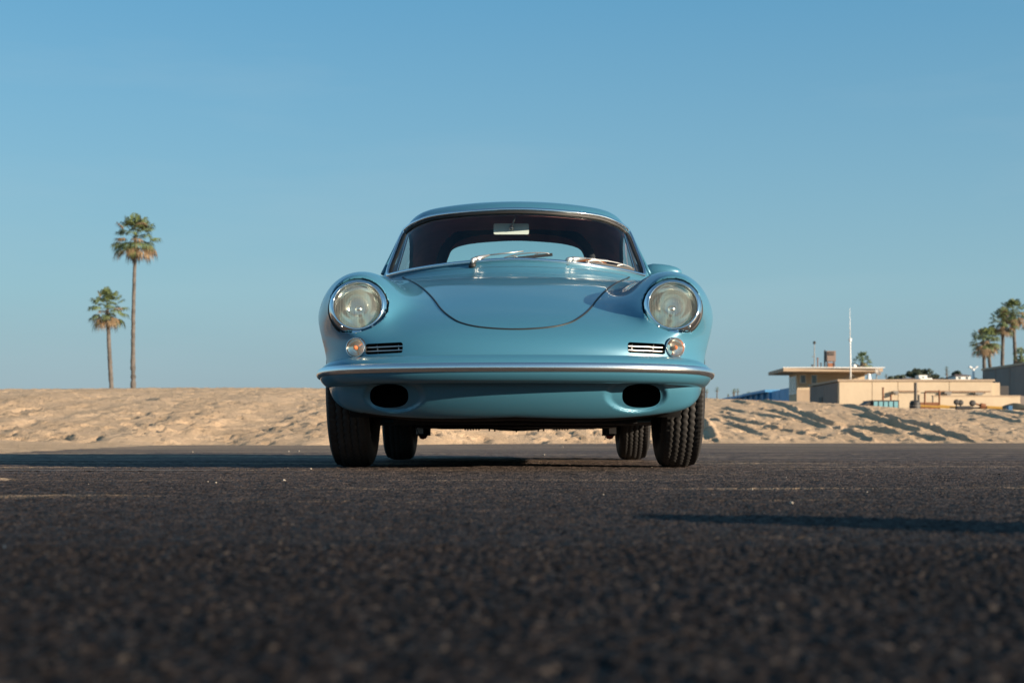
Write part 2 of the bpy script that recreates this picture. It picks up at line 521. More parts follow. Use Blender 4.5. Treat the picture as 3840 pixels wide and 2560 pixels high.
pe5 = grid_patch(np.array([-6.0, -3.3]), np.array([4.59, 7.6]), lambda X, Y: X * 0)
pe6 = grid_patch(np.array([3.3, 6.0]), np.array([4.59, 7.6]), lambda X, Y: X * 0)
pe = grid_patch(np.arange(-6.0, 6.001, 0.03), np.arange(7.6, 12.001, 0.03), mid_height)
pe2 = grid_patch(np.array([-60.0, -6.0]), np.array([4.59, 12.0]), lambda X, Y: X * 0)
pe3 = grid_patch(np.array([6.0, 60.0]), np.array([4.59, 12.0]), lambda X, Y: X * 0)
pe4 = grid_patch(np.linspace(-60, 60, 41), np.linspace(11.99, 46, 31), lambda X, Y: X * 0)
pf = grid_patch(np.array([-2.0, 2.0]), np.array([-40.0, 0.302]), flat)
pg = grid_patch(np.array([-2.0, -0.77]), np.array([0.30, 1.5]), flat)
ph = grid_patch(np.array([0.77, 2.0]), np.array([0.30, 1.5]), flat)
V, Fc = join_patches([pa, pb, pc, pd, pe0, pe5, pe6, pe, pe2, pe3, pe4, pf, pg, ph])
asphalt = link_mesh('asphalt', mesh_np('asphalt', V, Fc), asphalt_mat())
tag(asphalt, 'dark coarse asphalt parking lot dusted with blown sand', kind='structure')

# ------------------------------------------------------------------ sand
def sand_mat():
    m = bpy.data.materials.new('sand')
    m.use_nodes = True
    N, L = m.node_tree.nodes, m.node_tree.links
    b = N['Principled BSDF']
    b.inputs['Roughness'].default_value = 0.95
    b.inputs['Specular IOR Level'].default_value = 0.1
    tc = N.new('ShaderNodeTexCoord'); P = tc.outputs['Object']
    n1 = N.new('ShaderNodeTexNoise'); n1.inputs['Scale'].default_value = 0.5; n1.inputs['Detail'].default_value = 8; n1.inputs['Roughness'].default_value = 0.65
    L.new(P, n1.inputs['Vector'])
    r = N.new('ShaderNodeValToRGB')
    r.color_ramp.elements[0].position = 0.3; r.color_ramp.elements[0].color = (0.50, 0.352, 0.225, 1)
    r.color_ramp.elements[1].position = 0.7; r.color_ramp.elements[1].color = (0.64, 0.465, 0.31, 1)
    L.new(n1.outputs['Fac'], r.inputs['Fac'])
    L.new(r.outputs['Color'], b.inputs['Base Color'])
    n2 = N.new('ShaderNodeTexNoise'); n2.inputs['Scale'].default_value = 7; n2.inputs['Detail'].default_value = 8; n2.inputs['Roughness'].default_value = 0.7
    L.new(P, n2.inputs['Vector'])
    bp = N.new('ShaderNodeBump'); bp.inputs['Distance'].default_value = 0.09; bp.inputs['Strength'].default_value = 1.0
    L.new(n2.outputs['Fac'], bp.inputs['Height']); L.new(bp.outputs['Normal'], b.inputs['Normal'])
    return m
M['sand'] = sand_mat()

toe_f = spline([-60, -30, -12, -6.3, -3.4, -1.0, 4.8, 13.6, 30, 60], [26, 25.5, 25, 25, 27, 31, 36, 38, 38.5, 39])
CREST = 57.0
crest_f = spline([-60, -30, -19.8, -7, 0, 7.3, 12.6, 15, 17, 19.8, 30, 60], [1.8, 1.95, 2.03, 2.06, 1.95, 1.72, 1.50, 1.34, 1.28, 1.22, 1.1, 1.0])
def sand_base(X, Y):
    toe = toe_f(X) + (fbm(X * 0.55, X * 0 + 3.3, 3, 91) - 0.5) * (5.0 - 3.4 * sstep(-2, 5, X)); zc = crest_f(X)
    t = np.clip((Y - toe) / (CREST - toe), 0, 1)
    z = zc * (1 - (1 - t)**1.55)
    z = z - 0.012 * np.clip(Y - CREST, 0, 60)
    # spill lobe on the left that reaches towards the car
    s = (-4.0 - (Y - 11.2) * (2.3 / 13.8)) - X          # > 0 inside the lobe
    lobe = 0.10 * sstep(0.0, 3.5, s) * sstep(10.2, 12.5, Y)
    under = -0.06 * (1 - sstep(-0.35, 0.1, np.maximum(s * sstep(9.5, 11.5, Y) - (1 - sstep(9.5, 11.5, Y)), Y - toe)))
    return np.maximum(z, lobe) + under

def to_ground(x, y):
    """photograph pixel -> point on the sand bank, marching away from the camera"""
    Ys = np.linspace(11, 58, 1400)
    X = (x - 1920) * Ys / F; Z = CH + (HZ - y) * Ys / F
    hit = np.nonzero(sand_base(X, Ys) >= Z)[0]
    k = hit[0] if len(hit) else len(Ys) - 1
    return (X[k], Ys[k])

def c2(pts): return [(2600 + a * 0.37, 1100 + b * 0.37) for a, b in pts]
def c3(pts): return [(3200 + a * 0.37, 1100 + b * 0.37) for a, b in pts]
RUTS = [
    (c2([(640,1085),(900,1130),(1130,1215),(1350,1310),(1600,1345),(2163,1435)]), 0.16),
    (c2([(210,1220),(450,1275),(700,1335),(900,1378),(1150,1425),(1400,1480)]), 0.12),
    (c2([(290,1305),(460,1355),(620,1410),(770,1450)]), 0.13),
    (c2([(640,1155),(860,1195),(1000,1240),(1200,1310),(1360,1370)]), 0.11),
    (c2([(1440,1350),(1600,1400),(1700,1450),(1800,1500)]), 0.17),
    (c2([(1690,1215),(1900,1290),(2060,1340),(2300,1400)]), 0.16),
    (c2([(1480,1125),(1800,1195),(2000,1255)]) + c3([(650,1325),(900,1400),(1100,1470),(1220,1500)]), 0.17),
    (c2([(260,1150),(480,1195),(620,1215),(900,1260),(1020,1280)]), 0.10),
    (c2([(410,1085),(560,1125)]), 0.10),
    (c2([(140,1265),(260,1295)]), 0.09),
    (c3([(1160,1205),(1450,1250),(1690,1310)]), 0.13),
    (c3([(560,1410),(750,1460),(940,1490)]), 0.12),
    (c3([(70,1215),(260,1270),(430,1340)]), 0.14),
    (c2([(75,1285),(120,1340),(160,1400),(195,1475)]), 0.14),
    (c3([(1300,1180),(1730,1225)]), 0.10),
    ([(60,1500),(420,1492),(700,1478),(960,1462)], 0.05), ([(330,1520),(600,1508),(860,1500)], 0.045),
    ([(1050,1494),(1150,1500),(1235,1503)], 0.07), ([(350,1484),(420,1486)], 0.06), ([(540,1496),(600,1500)], 0.06),
    ([(1020,1606),(1120,1610),(1230,1614)], 0.07), ([(840,1470),(880,1472)], 0.07), ([(945,1483),(975,1486)], 0.07),
]
def sand_detail(X, Y):
    toe = toe_f(X)
    on = sstep(-0.2, 1.0, Y - toe)
    z = 0.045 * (fbm(X * 0.45, Y * 0.3, 2, 21) - 0.5)
    churn = (0.30 + 0.70 * (1 - sstep(3.0, 15.0, Y - toe))) * (1 - 0.5 * sstep(3, 8, X))
    lump = fbm(X * 3.1, Y * 1.9, 3, 31)
    z = z + churn * (0.055 * (np.abs(lump - 0.5) * 2)**0.8 - 0.02)
    pit = vnoise(X * 2.9, Y * 1.5, 77)
    z = z - churn * 0.075 * sstep(0.74, 0.88, pit)
    churn = churn * (1 - 0.45 * sstep(3, 8, X))
    foot = vnoise(X * 4.6, Y * 2.1, 123) * (0.6 + 0.4 * vnoise(X * 0.7, Y * 0.5, 124))
    z = z - (0.4 + 0.6 * churn) * 0.11 * sstep(0.60, 0.70, foot) + (0.4 + 0.6 * churn) * 0.045 * sstep(0.50, 0.59, foot)
    z = z + 0.02 * (fbm(X * 5.5, Y * 4.0, 2, 41) - 0.5)
    return z * on + 0.03 * (fbm(X * 3, Y * 3, 3, 51) - 0.4) * (1 - on)

def rut_height(X, Y):
    z = np.zeros_like(X)
    for pts, amp in RUTS:
        g = [to_ground(*p) for p in pts]
        P = catmull([(a, b, 0) for a, b in g], 6)
        d = np.full(X.shape, 9.0); side = np.zeros_like(X)
        x0 = min(p.x for p in P) - 2; x1 = max(p.x for p in P) + 2; y0 = min(p.y for p in P) - 3; y1 = max(p.y for p in P) + 3
        sel = np.nonzero((X > x0) & (X < x1) & (Y > y0) & (Y < y1))
        xs, ys = X[sel], Y[sel]
        dd = np.full(xs.shape, 9.0); ss = np.zeros_like(xs); tt = np.zeros_like(xs)
        for k in range(len(P) - 1):
            a, b = P[k], P[k + 1]
            ab = b - a; l2 = ab.x**2 + ab.y**2 + 1e-9
            t = np.clip(((xs - a.x) * ab.x + (ys - a.y) * ab.y) / l2, 0, 1)
            ex, ey = xs - a.x - t * ab.x, ys - a.y - t * ab.y
            q = np.hypot(ex, ey)
            nn = ab.x * ey - ab.y * ex
            if ab.y > 0: nn = -nn
            m = q < dd
            dd[m] = q[m]; ss[m] = np.sign(nn[m]) * q[m]; tt[m] = (k + t[m]) / (len(P) - 1)
        # ss > 0: one side of the track. steep broken lip on the right, trough on the left
        wob = 0.65 + 0.7 * vnoise(xs * 1.3, ys * 1.3, 61)
        lip = np.exp(-((dd * np.sign(ss) - 0.12) / 0.085)**2)
        trough = np.exp(-((dd * np.sign(ss) + 0.10) / 0.12)**2)
        fade = sstep(0, 0.06, tt) * (1 - sstep(0.94, 1, tt))
        z[sel] += 0.50 * amp * wob * fade * (lip - 0.75 * trough) * (dd < 1.2)
    return z

def sand_h(X, Y): return sand_base(X, Y) + sand_detail(X, Y) + rut_height(X, Y)
s1 = grid_patch(np.arange(-23, 3.51, 0.085), np.arange(23.5, 60.0, 0.085), sand_h)
s1b = grid_patch(np.arange(3.5, 23.001, 0.05), np.arange(34.5, 60.0, 0.055), sand_h)
s2 = grid_patch(np.arange(-12, -3.0, 0.06), np.arange(10, 23.56, 0.08), sand_h)
xs = np.concatenate([np.linspace(-900, -60, 15), np.linspace(-50, 60, 56), np.linspace(80, 900, 15)])
ys = np.concatenate([np.linspace(23.5, 61, 20), np.linspace(64, 140, 24), np.linspace(180, 4000, 24)])
s3 = grid_patch(xs, ys, lambda X, Y: sand_base(X, Y) - 0.22)
s4 = grid_patch(np.linspace(-900, 900, 20), np.linspace(-900, -39.5, 20), lambda X, Y: 0.02 + 0.8 * sstep(-40, -70, Y))
s5 = grid_patch(np.linspace(-900, -59.5, 12), np.linspace(-40, 24, 8), lambda X, Y: 0.02 + 0.8 * sstep(-60, -90, X))
s6 = grid_patch(np.linspace(59.5, 900, 12), np.linspace(-40, 24, 8), lambda X, Y: 0.02 + 0.8 * sstep(60, 90, X))
V, Fc = join_patches([s1, s1b, s2, s3, s4, s5, s6])
sand = link_mesh('sand', mesh_np('sand', V, Fc), M['sand'])
tag(sand, 'tan beach sand bank with wheel ruts and footprints', kind='structure')
# ------------------------------------------------------------------ the car: body surface
AX = 5.75      # depth of the front axle; the car is modelled in world depth and moved to its root at the end
car = empty('sports_car', (0.0145, AX, 0.0), rot=(0, 0, -0.0045))
tag(car, 'vintage turquoise blue sports coupe with round headlights parked on the asphalt', 'car')

def smax(a, b, k):
    h = np.maximum(k - np.abs(a - b), 0) / k
    return np.maximum(a, b) + h * h * h * k / 6.0
def smin(a, b, k): return -smax(-a, -b, k)

rise_f = spline([0, 0.45, 0.586, 0.672, 0.74, 0.85], [0, 0.006, 0.028, 0.063, 0.14, 0.32])
prof_f = spline([0.10, 0.16, 0.19, 0.24, 0.30, 0.36, 0.42, 0.46, 0.51, 0.56, 0.62, 0.68, 0.74, 0.80, 0.84, 0.87, 0.92, 1.4],
                [5.36, 5.20, 5.140, 5.078, 5.040, 5.026, 5.022, 5.038, 5.098, 5.200, 5.372, 5.568, 5.775, 5.988, 6.142, 6.290, 6.60, 9.6])
W_f = spline([4.9, 5.15, 5.40, 5.60, 5.75, 6.1, 6.8, 7.4, 7.85, 8.4, 8.8, 9.0], [0.60, 0.675, 0.728, 0.758, 0.772, 0.785, 0.800, 0.802, 0.805, 0.77, 0.66, 0.50])
roof_f = spline([6.4, 6.7, 7.05, 7.4, 7.6, 7.75, 8.0, 8.3, 8.6, 8.85, 9.0, 9.1], [1.185, 1.238, 1.270, 1.256, 1.230, 1.200, 1.125, 1.0, 0.845, 0.675, 0.52, 0.35])
fr_f = spline([5.22, 5.30, 5.38, 5.47, 5.60, 5.75, 6.0, 6.4, 7.0], [0.092, 0.114, 0.139, 0.161, 0.178, 0.184, 0.186, 0.18, 0.15])
fz_f = spline([5.22, 5.30, 5.40, 5.5, 5.65, 6.0, 6.4, 7.0], [0.612, 0.610, 0.602, 0.592, 0.579, 0.576, 0.585, 0.60])
fx_f = spline([5.22, 5.30, 5.6, 6.0, 6.4, 7.0], [0.582, 0.583, 0.593, 0.600, 0.595, 0.58])
HL = Vector((0.582, 5.262, 0.601)); HT = math.radians(15)
HN = Vector((0, -math.cos(HT), math.sin(HT)))

def body_sdf(x, y, z):
    ax = np.abs(x)
    # nose and bonnet as a depth field over (x, z)
    a = 0.30 + 0.32 * sstep(0.48, 0.72, z)
    b4 = 0.30 + 0.20 * sstep(0.28, 0.45, z)
    Yc = prof_f(z) + a * ax**2 + b4 * ax**4
    # oval scoops in the front apron
    q = ((ax - 0.437) / 0.118)**2 + ((z - 0.270) / 0.062)**2
    Yc = Yc + 0.022 * sstep(1.06, 0.55, q)
    e = 0.004
    gz = (prof_f(z + e) - prof_f(z - e)) / (2 * e)
    gx = 2 * a * ax + 4 * b4 * ax**3
    core = (Yc - y) / np.sqrt(1 + gz * gz + gx * gx)
    # sides
    tz = (z - 0.53) / 0.36
    Wd = W_f(y) - 0.055 * np.clip(-tz, 0, 2)**2.2 - 0.05 * np.clip(tz, 0, 2)**2.4
    side = (ax - Wd) * 0.96
    belt = (z - (0.835 + 0.02 * sstep(6.0, 6.6, y) - 0.12 * sstep(8.0, 9.0, y) - 0.10 * ax**2)) * 0.98
    bot = (0.183 + rise_f(ax) * (1 - sstep(5.5, 5.9, y)) + 0.03 * sstep(8.3, 9.0, y) - z)
    rear = y - (8.98 - 0.25 * ax**2)
    lower = smax(smax(core, side, 0.085 + 0.115 * sstep(0.28, 0.45, z)), bot, 0.03)
    lower = smax(smax(lower, belt, 0.10), rear, 0.25)
    # front fender
    r = np.hypot(ax - fx_f(y), z - fz_f(y))
    fen = (r - fr_f(y)) * 0.90
    capd = ((y - HL.y) * HN.y + (z - HL.z) * HN.z)           # distance in front of the headlamp plane
    fen = smax(fen, capd - 0.012, 0.03)
    fen = smax(fen, (y - 7.0), 0.2)
    d = smin(lower, fen, 0.17)
    # greenhouse
    Yw = 6.35 + (z - 0.905) * 1.26 + 0.91 * ax**2
    ws = (Yw - y) / np.sqrt(1 + 1.26**2 + (1.82 * ax)**2)
    Wg = 0.645 - 0.36 * (z - 0.91)
    gs = (ax - Wg) * 0.94 + 0.10 * sstep(7.9, 9.0, y)
    rf = (z - (roof_f(y) - 0.14 * ax**2)) * np.where(y > 7.7, 0.86, 0.98)
    gh = smax(smax(smax(ws, rf, 0.07), gs, 0.16), 0.7 - z, 0.05)
    gh = smax(gh, y - 8.95, 0.2)
    d = smin(d, gh, 0.045)
    # wheel openings
    for yc in (5.75, 7.85):
        arch = smax(np.hypot(y - yc, z - 0.315) - 0.352, 0.47 - ax, 0.02)
        d = smax(d, -arch, 0.02)
    # headlamp wells
    hx, hy, hz_ = ax - HL.x, y - HL.y, z - HL.z
    u = hy * math.sin(HT) + hz_ * math.cos(HT)
    well = np.maximum(np.hypot(hx, u) - 0.090, -(hy * HN.y + hz_ * HN.z) - 0.10)
    front = np.maximum(np.hypot(hx, u) - 0.1105, -(hy * HN.y + hz_ * HN.z) - 0.026)
    return np.maximum(np.maximum(d, -well), -front)

def surface_nets(f, lo, hi, h):
    nx = int(round(hi[0] / h)) + 1
    xs = np.arange(nx) * h
    ys = np.arange(lo[1], hi[1] + h, h); zs = np.arange(lo[2], hi[2] + h, h)
    half = np.empty((nx, len(ys), len(zs)), np.float32)
    Yg, Zg = np.meshgrid(ys, zs, indexing='ij')
    for i in range(nx):
        half[i] = f(np.full_like(Yg, xs[i]), Yg, Zg)
    Vv = np.concatenate([half[:0:-1], half], 0)
    x0 = -xs[-1]
    S = Vv < 0
    sh = [Vv.shape[0] - 1, Vv.shape[1] - 1, Vv.shape[2] - 1]
    cnt = np.zeros(sh, np.int8)
    for a in (0, 1):
        for b in (0, 1):
            for c in (0, 1):
                cnt += S[a:a + sh[0], b:b + sh[1], c:c + sh[2]]
    act = (cnt > 0) & (cnt < 8)
    I, J, K = np.nonzero(act)
    idx = np.full(sh, -1, np.int32); idx[I, J, K] = np.arange(len(I))
    acc = np.zeros((len(I), 3)); num = np.zeros(len(I))
    corners = [(a, b, c) for a in (0, 1) for b in (0, 1) for c in (0, 1)]
    vals = {c: Vv[I + c[0], J + c[1], K + c[2]].astype(np.float64) for c in corners}
    for c in corners:
        for ax_ in range(3):
            if c[ax_] == 0:
                d = list(c); d[ax_] = 1; d = tuple(d)
                va, vb = vals[c], vals[d]
                m = (va < 0) != (vb < 0)
                t = np.where(m, va / np.where(m, va - vb, 1), 0)
                p = np.array(c, float)[None, :] + np.eye(3)[ax_][None, :] * t[:, None]
                acc += p * m[:, None]; num += m
    P = acc / num[:, None] + np.stack([I, J, K], 1)
    P = P * h + np.array([x0, ys[0], zs[0]])
    quads = []
    for ax_ in range(3):
        sl0 = [slice(None)] * 3; sl1 = [slice(None)] * 3
        sl0[ax_] = slice(0, -1); sl1[ax_] = slice(1, None)
        cr = S[tuple(sl0)] != S[tuple(sl1)]
        o1, o2 = [(1, 2), (2, 0), (0, 1)][ax_]
        i, j, k = np.nonzero(cr)
        ok = np.ones(len(i), bool)
        ijk = np.stack([i, j, k], 1)
        for o in (o1, o2):
            ok &= (ijk[:, o] > 0) & (ijk[:, o] < Vv.shape[o] - 1)
        ijk = ijk[ok]
        s = S[ijk[:, 0], ijk[:, 1], ijk[:, 2]]
        q = []
        for (da, db) in ((-1, -1), (0, -1), (0, 0), (-1, 0)):
            c = ijk.copy(); c[:, o1] += da; c[:, o2] += db
            q.append(idx[c[:, 0], c[:, 1], c[:, 2]])
        q = np.stack(q, 1)
        q[~s] = q[~s][:, ::-1]
        quads.append(q)
    return P, np.concatenate(quads)

BH = 0.0085
BV, BQ = surface_nets(body_sdf, (0, 4.95, 0.12), (0.85, 9.05, 1.32), BH)
def sdf_grad(P, e=0.003):
    x, y, z = P[:, 0], P[:, 1], P[:, 2]
    g = np.stack([body_sdf(x + e, y, z) - body_sdf(x - e, y, z), body_sdf(x, y + e, z) - body_sdf(x, y - e, z), body_sdf(x, y, z + e) - body_sdf(x, y, z - e)], 1) / (2 * e)
    return g
for it in range(3):
    v = body_sdf(BV[:, 0], BV[:, 1], BV[:, 2])
    g = sdf_grad(BV)
    st = v / np.maximum((g * g).sum(1), 0.15)
    BV = BV - np.clip(st, -0.006, 0.006)[:, None] * g
BN = sdf_grad(BV); BN /= np.linalg.norm(BN, axis=1)[:, None] + 1e-9
BT = np.concatenate([BQ[:, [0, 1, 2]], BQ[:, [0, 2, 3]]])

def split(V, T, fld, extra=()):
    """cut triangles T along fld = 0; returns V', extra', T(neg), T(pos)"""
    s = fld >= 0
    ts = s[T]; k = ts.sum(1)
    neg = T[k == 0]; pos = T[k == 3]
    mix = T[(k == 1) | (k == 2)]; ms = s[mix]
    odd = np.where(ms.sum(1) == 1, ms.argmax(1), (~ms).argmax(1))
    r = np.arange(len(mix))
    A, B, C = mix[r, odd], mix[r, (odd + 1) % 3], mix[r, (odd + 2) % 3]
    n0 = len(V)
    E = np.concatenate([np.stack([A, B], 1), np.stack([A, C], 1)]); Es = np.sort(E, 1)
    U, inv = np.unique(Es, axis=0, return_inverse=True)
    inv = inv.ravel()
    a, b = U[:, 0], U[:, 1]
    t = fld[a] / (fld[a] - fld[b])
    nv = V[a] + (V[b] - V[a]) * t[:, None]
    ne = [x[a] + (x[b] - x[a]) * (t[:, None] if x.ndim > 1 else t) for x in extra]
    V2 = np.concatenate([V, nv]); ex2 = [np.concatenate([x, y]) for x, y in zip(extra, ne)]
    AB, AC = inv[:len(mix)] + n0, inv[len(mix):] + n0
    tri = np.stack([A, AB, AC], 1)
    q1 = np.stack([AB, B, C], 1); q2 = np.stack([AB, C, AC], 1)
    oddpos = s[A] if len(A) else np.zeros(0, bool)
    neg = np.concatenate([neg, tri[~oddpos], q1[oddpos], q2[oddpos]])
    pos = np.concatenate([pos, tri[oddpos], q1[~oddpos], q2[~oddpos]])
    return V2, ex2, neg, pos

def proj(V):
    """picture offsets from the car's centre line and the horizon"""
    return V[:, 0] * F / V[:, 1], (V[:, 2] - CH) * F / V[:, 1]

def poly_field(poly, pxs, pys):
    """signed distance to a closed polygon, negative inside"""
    Pn = np.asarray(poly, float); n = len(Pn)
    d = np.full(pxs.shape, 1e9); ins = np.zeros(pxs.shape, bool)
    for i in range(n):
        a, b = Pn[i], Pn[(i + 1) % n]
        ab = b - a; l2 = (ab * ab).sum() + 1e-12
        t = np.clip(((pxs - a[0]) * ab[0] + (pys - a[1]) * ab[1]) / l2, 0, 1)
        d = np.minimum(d, np.hypot(pxs - a[0] - t * ab[0], pys - a[1] - t * ab[1]))
        c = (a[1] > pys) != (b[1] > pys)
        xi = a[0] + (pys - a[1]) / np.where(b[1] == a[1], 1e-12, b[1] - a[1]) * (b[0] - a[0])
        ins ^= c & (pxs < xi)
    return np.where(ins, -d, d)

def mirror_curve(half, n=6):
    """half outline from the centre line at the bottom to the centre line at the top -> closed symmetric outline"""
    full = list(half) + [(-a, b) for a, b in half[-2:0:-1]]
    return [(p.x, p.y) for p in catmull([(a, b, 0) for a, b in full], n, True)]

WS_HALF = [(0, 668), (142, 661), (285, 646), (400, 627), (448, 616), (472, 611), (475, 622), (468, 648), (441, 714), (420, 764), (402, 786), (372, 805), (300, 829), (142, 846), (0, 852)]
HOOD_HALF = [(0, 410), (125, 417), (200, 433), (242, 455), (278, 485), (308, 524), (342, 558), (378, 583), (412, 598), (425, 605), (405, 613), (310, 628), (150, 640), (0, 645)]
RW_HALF = [(0, 560), (200, 562), (266, 600), (266, 655), (254, 698), (238, 724), (194, 740), (120, 750), (0, 756)]
ws_poly, hood_poly, rw_poly = mirror_curve(WS_HALF), mirror_curve(HOOD_HALF), mirror_curve(RW_HALF)

V, N_, T = BV, BN, BT
def carve(fld_fn, T):
    global V, N_
    fld = fld_fn(V, N_)
    V, (N_,), neg, pos = split(V, T, fld, (N_,))
    return neg, pos
BIG = 500.0
# windscreen
def f_ws(V, N):
    a, b = proj(V)
    f = poly_field(ws_poly, a, b)
    return np.where((V[:, 1] < 7.15) & (V[:, 1] > 6.2) & (N[:, 1] < -0.12), f, BIG)
T_ws, T = carve(f_ws, T)
def f_hood(V, N):
    a, b = proj(V)
    f = poly_field(hood_poly, a, b)
    return np.where((V[:, 1] < 6.6) & (V[:, 2] > 0.4) & (N[:, 2] > 0.05), f, BIG)
T_hood, T = carve(f_hood, T)
def f_rw(V, N):
    a, b = proj(V)
    f = poly_field(rw_poly, a, b)
    return np.where((V[:, 1] > 7.5) & (V[:, 2] > 0.9), f, BIG)
T_rw, T = carve(f_rw, T)
SW = [(6.78, 0.955), (7.78, 0.955), (7.88, 0.985), (7.80, 1.05), (7.55, 1.115), (7.30, 1.15), (7.08, 1.155), (6.98, 1.14), (6.93, 1.11)]
sw_poly = [(p.x, p.y) for p in catmull([(a, b, 0) for a, b in SW], 5, True)]
def f_sw(V, N):
    f = poly_field(sw_poly, V[:, 1], V[:, 2])
    return np.where((np.abs(N[:, 0]) > 0.35) & (V[:, 2] > 0.9), f, BIG)
T_sw, T = carve(f_sw, T)
# openings: oval scoops and indicator slots
def super_ell(a, b, cx, cy, ra, rb, n): return ((np.abs(np.abs(a) - cx) / ra)**n + (np.abs(b - cy) / rb)**n)**(1.0 / n) * min(ra, rb) - min(ra, rb)
def f_scoop(V, N):
    a, b = proj(V)
    f = super_ell(a, b, 473, 161, 72, 44, 2.6)
    return np.where((V[:, 1] < 5.5) & (N[:, 1] < 0), f, BIG)
_, T = carve(f_scoop, T)
def f_slot(V, N):
    a, b = proj(V)
    qx = np.abs(np.abs(a) - 492) - 62; qy = np.abs(b - 340 - 0.05 * (480 - np.abs(a))) - 12
    f = np.hypot(np.maximum(qx, 0), np.maximum(qy, 0)) + np.minimum(np.maximum(qx, qy), 0) - 8
    return np.where((V[:, 1] < 5.5) & (N[:, 1] < 0), f, BIG)
_, T = carve(f_slot, T)
# underside
def f_under(V, N): return np.where(V[:, 2] < 0.21, N[:, 2] + 0.93, 1.0)
T_und, T = carve(f_under, T)

def part(name, Tt, mat, off=0.0, parent=car, flip=False, label=None):
    used = np.unique(Tt)
    mp = np.full(len(V), -1, np.int64); mp[used] = np.arange(len(used))
    P = V[used] + N_[used] * off
    P = P - np.array([0, AX, 0])
    Tn = mp[Tt]
    if flip: Tn = Tn[:, ::-1]
    a, b, c = P[Tn[:, 0]], P[Tn[:, 1]], P[Tn[:, 2]]
    ar = np.linalg.norm(np.cross(b - a, c - a), axis=1)
    Tn = Tn[ar > 1e-10]
    me = mesh_np(name, P, Tn)
    nn = N_[used] * (-1 if flip else 1)
    if len(me.vertices) == len(nn):
        me.normals_split_custom_set_from_vertices(nn.astype(np.float32))
    o = link_mesh(name, me, mat, parent)
    if label: o['label'] = label
    return o

part('body', T, M['paint'])
hood = part('hood', T_hood, M['paint'], off=0.0006, label='turquoise front lid with rounded lower edge')
part('windshield', T_ws, M['glass'], off=-0.004)
part('rear_window', T_rw, M['rear_glass'], off=-0.004)
mask = V[T_sw].mean(1)[:, 0]
part('side_window', T_sw[mask < 0], M['glass'], off=-0.004)
part('side_window', T_sw[mask > 0], M['glass'], off=-0.004)
part('underside', T_und, M['underbody'])
# headliner: the inside of the roof and pillars
cen = V[T].mean(1); cn = N_[T].mean(1)
T_head = T[(cen[:, 2] > 0.90) & (cen[:, 1] > 6.4) & (cen[:, 1] < 8.6)]
part('headliner', T_head, M['headliner'], off=-0.022, flip=True)

# ------------------------------------------------------------------ points on the body along a picture outline
def body_at(a, b, y0=4.9, y1=8.5, n=1800):
    """first body point seen along picture offset (a, b)"""
    Ys = np.linspace(y0, y1, n)
    d = body_sdf(a * Ys / F, Ys, CH + b * Ys / F)
    k = np.nonzero(d < 0)[0]
    k = k[0] if len(k) else n - 1
    if k > 0:
        t = d[k - 1] / (d[k - 1] - d[k]); y = Ys[k - 1] + (Ys[k] - Ys[k - 1]) * t
    else: y = Ys[0]
    p = np.array([[a * y / F, y, CH + b * y / F]])
    g = sdf_grad(p)[0]; g /= np.linalg.norm(g) + 1e-9
    return Vector(p[0]), Vector(g)

def loc(p): return Vector((p[0], p[1] - AX, p[2]))

def outline_tube(name, poly, mat, r, off, y0, y1, parent=car, n=8, closed=True):
    pts = []
    for a, b in poly:
        p, g = body_at(a, b, y0, y1)
        pts.append(loc(p + g * off))
    # even out single bad samples
    Q = [Vector(p) for p in pts]
    for it in range(2):
        R = [Vector(p) for p in Q]
        m = len(Q)
        for i in range(m):
            if not closed and (i == 0 or i == m - 1): continue
            R[i] = Q[i] * 0.5 + (Q[i - 1] + Q[(i + 1) % m]) * 0.25
        Q = R
    return MB().tube(Q, r, n, closed=closed).build(name, mat, parent, smooth=True), Q

sm = lambda half, n: mirror_curve(half, n)
outline_tube('windshield_seal', sm(WS_HALF, 8), M['black_rubber'], 0.0085, -0.005, 6.2, 7.2)
trim, TRQ = outline_tube('windshield_trim', sm([(a * 1.004, b + (3 if b > 700 else -1)) for a, b in WS_HALF], 8), M['chrome'], 0.0092, 0.007, 6.2, 7.2)
hood_half_open = [(a, b) for a, b in HOOD_HALF[:10]]
hp = [(p.x, p.y) for p in catmull([(-a, b, 0) for a, b in hood_half_open[::-1]] + [(a, b, 0) for a, b in hood_half_open[1:]], 8)]
outline_tube('hood_seal', hp, M['black_rubber'], 0.0036, 0.0006, 4.9, 6.6, closed=False, parent=hood)
hr = [(p.x, p.y) for p in catmull([(-a, b, 0) for a, b in HOOD_HALF[9:]] + [(a, b, 0) for a, b in HOOD_HALF[9:-1][::-1]], 8)]
outline_tube('hood_rear_seal', hr, M['black_rubber'], 0.0014, 0.0, 5.6, 6.6, closed=False, parent=hood)

# ------------------------------------------------------------------ inside
def strip(name, pts_a, pts_b, mat, parent=car, thick=None):
    n = len(pts_a)
    vs = list(pts_a) + list(pts_b)
    fs = [(i, i + 1, n + i + 1, n + i) for i in range(n - 1)]
    o = MB().add(vs, fs).build(name, mat, parent, smooth=True)
    if thick:
        md = o.modifiers.new('solid', 'SOLIDIFY'); md.thickness = thick; md.offset = 0
    return o
def atY(a, b, Y): return loc((a * Y / F, Y, CH + b * Y / F))
OUT = [(-306, 560), (-303, 645), (-290, 700), (-268, 738), (-230, 772), (-172, 790), (-90, 797), (0, 799), (90, 797), (172, 790), (230, 772), (268, 738), (290, 700), (303, 645), (306, 560)]
INN = [(-268, 560), (-268, 645), (-254, 698), (-238, 722), (-209, 745), (-152, 761), (-80, 768), (0, 770), (80, 768), (152, 761), (209, 745), (238, 722), (254, 698), (268, 645), (268, 560)]
YB = 7.52
ca = catmull([atY(a, b, YB) for a, b in OUT], 5); cb = catmull([atY(a, b, YB + 0.015) for a, b in INN], 5)
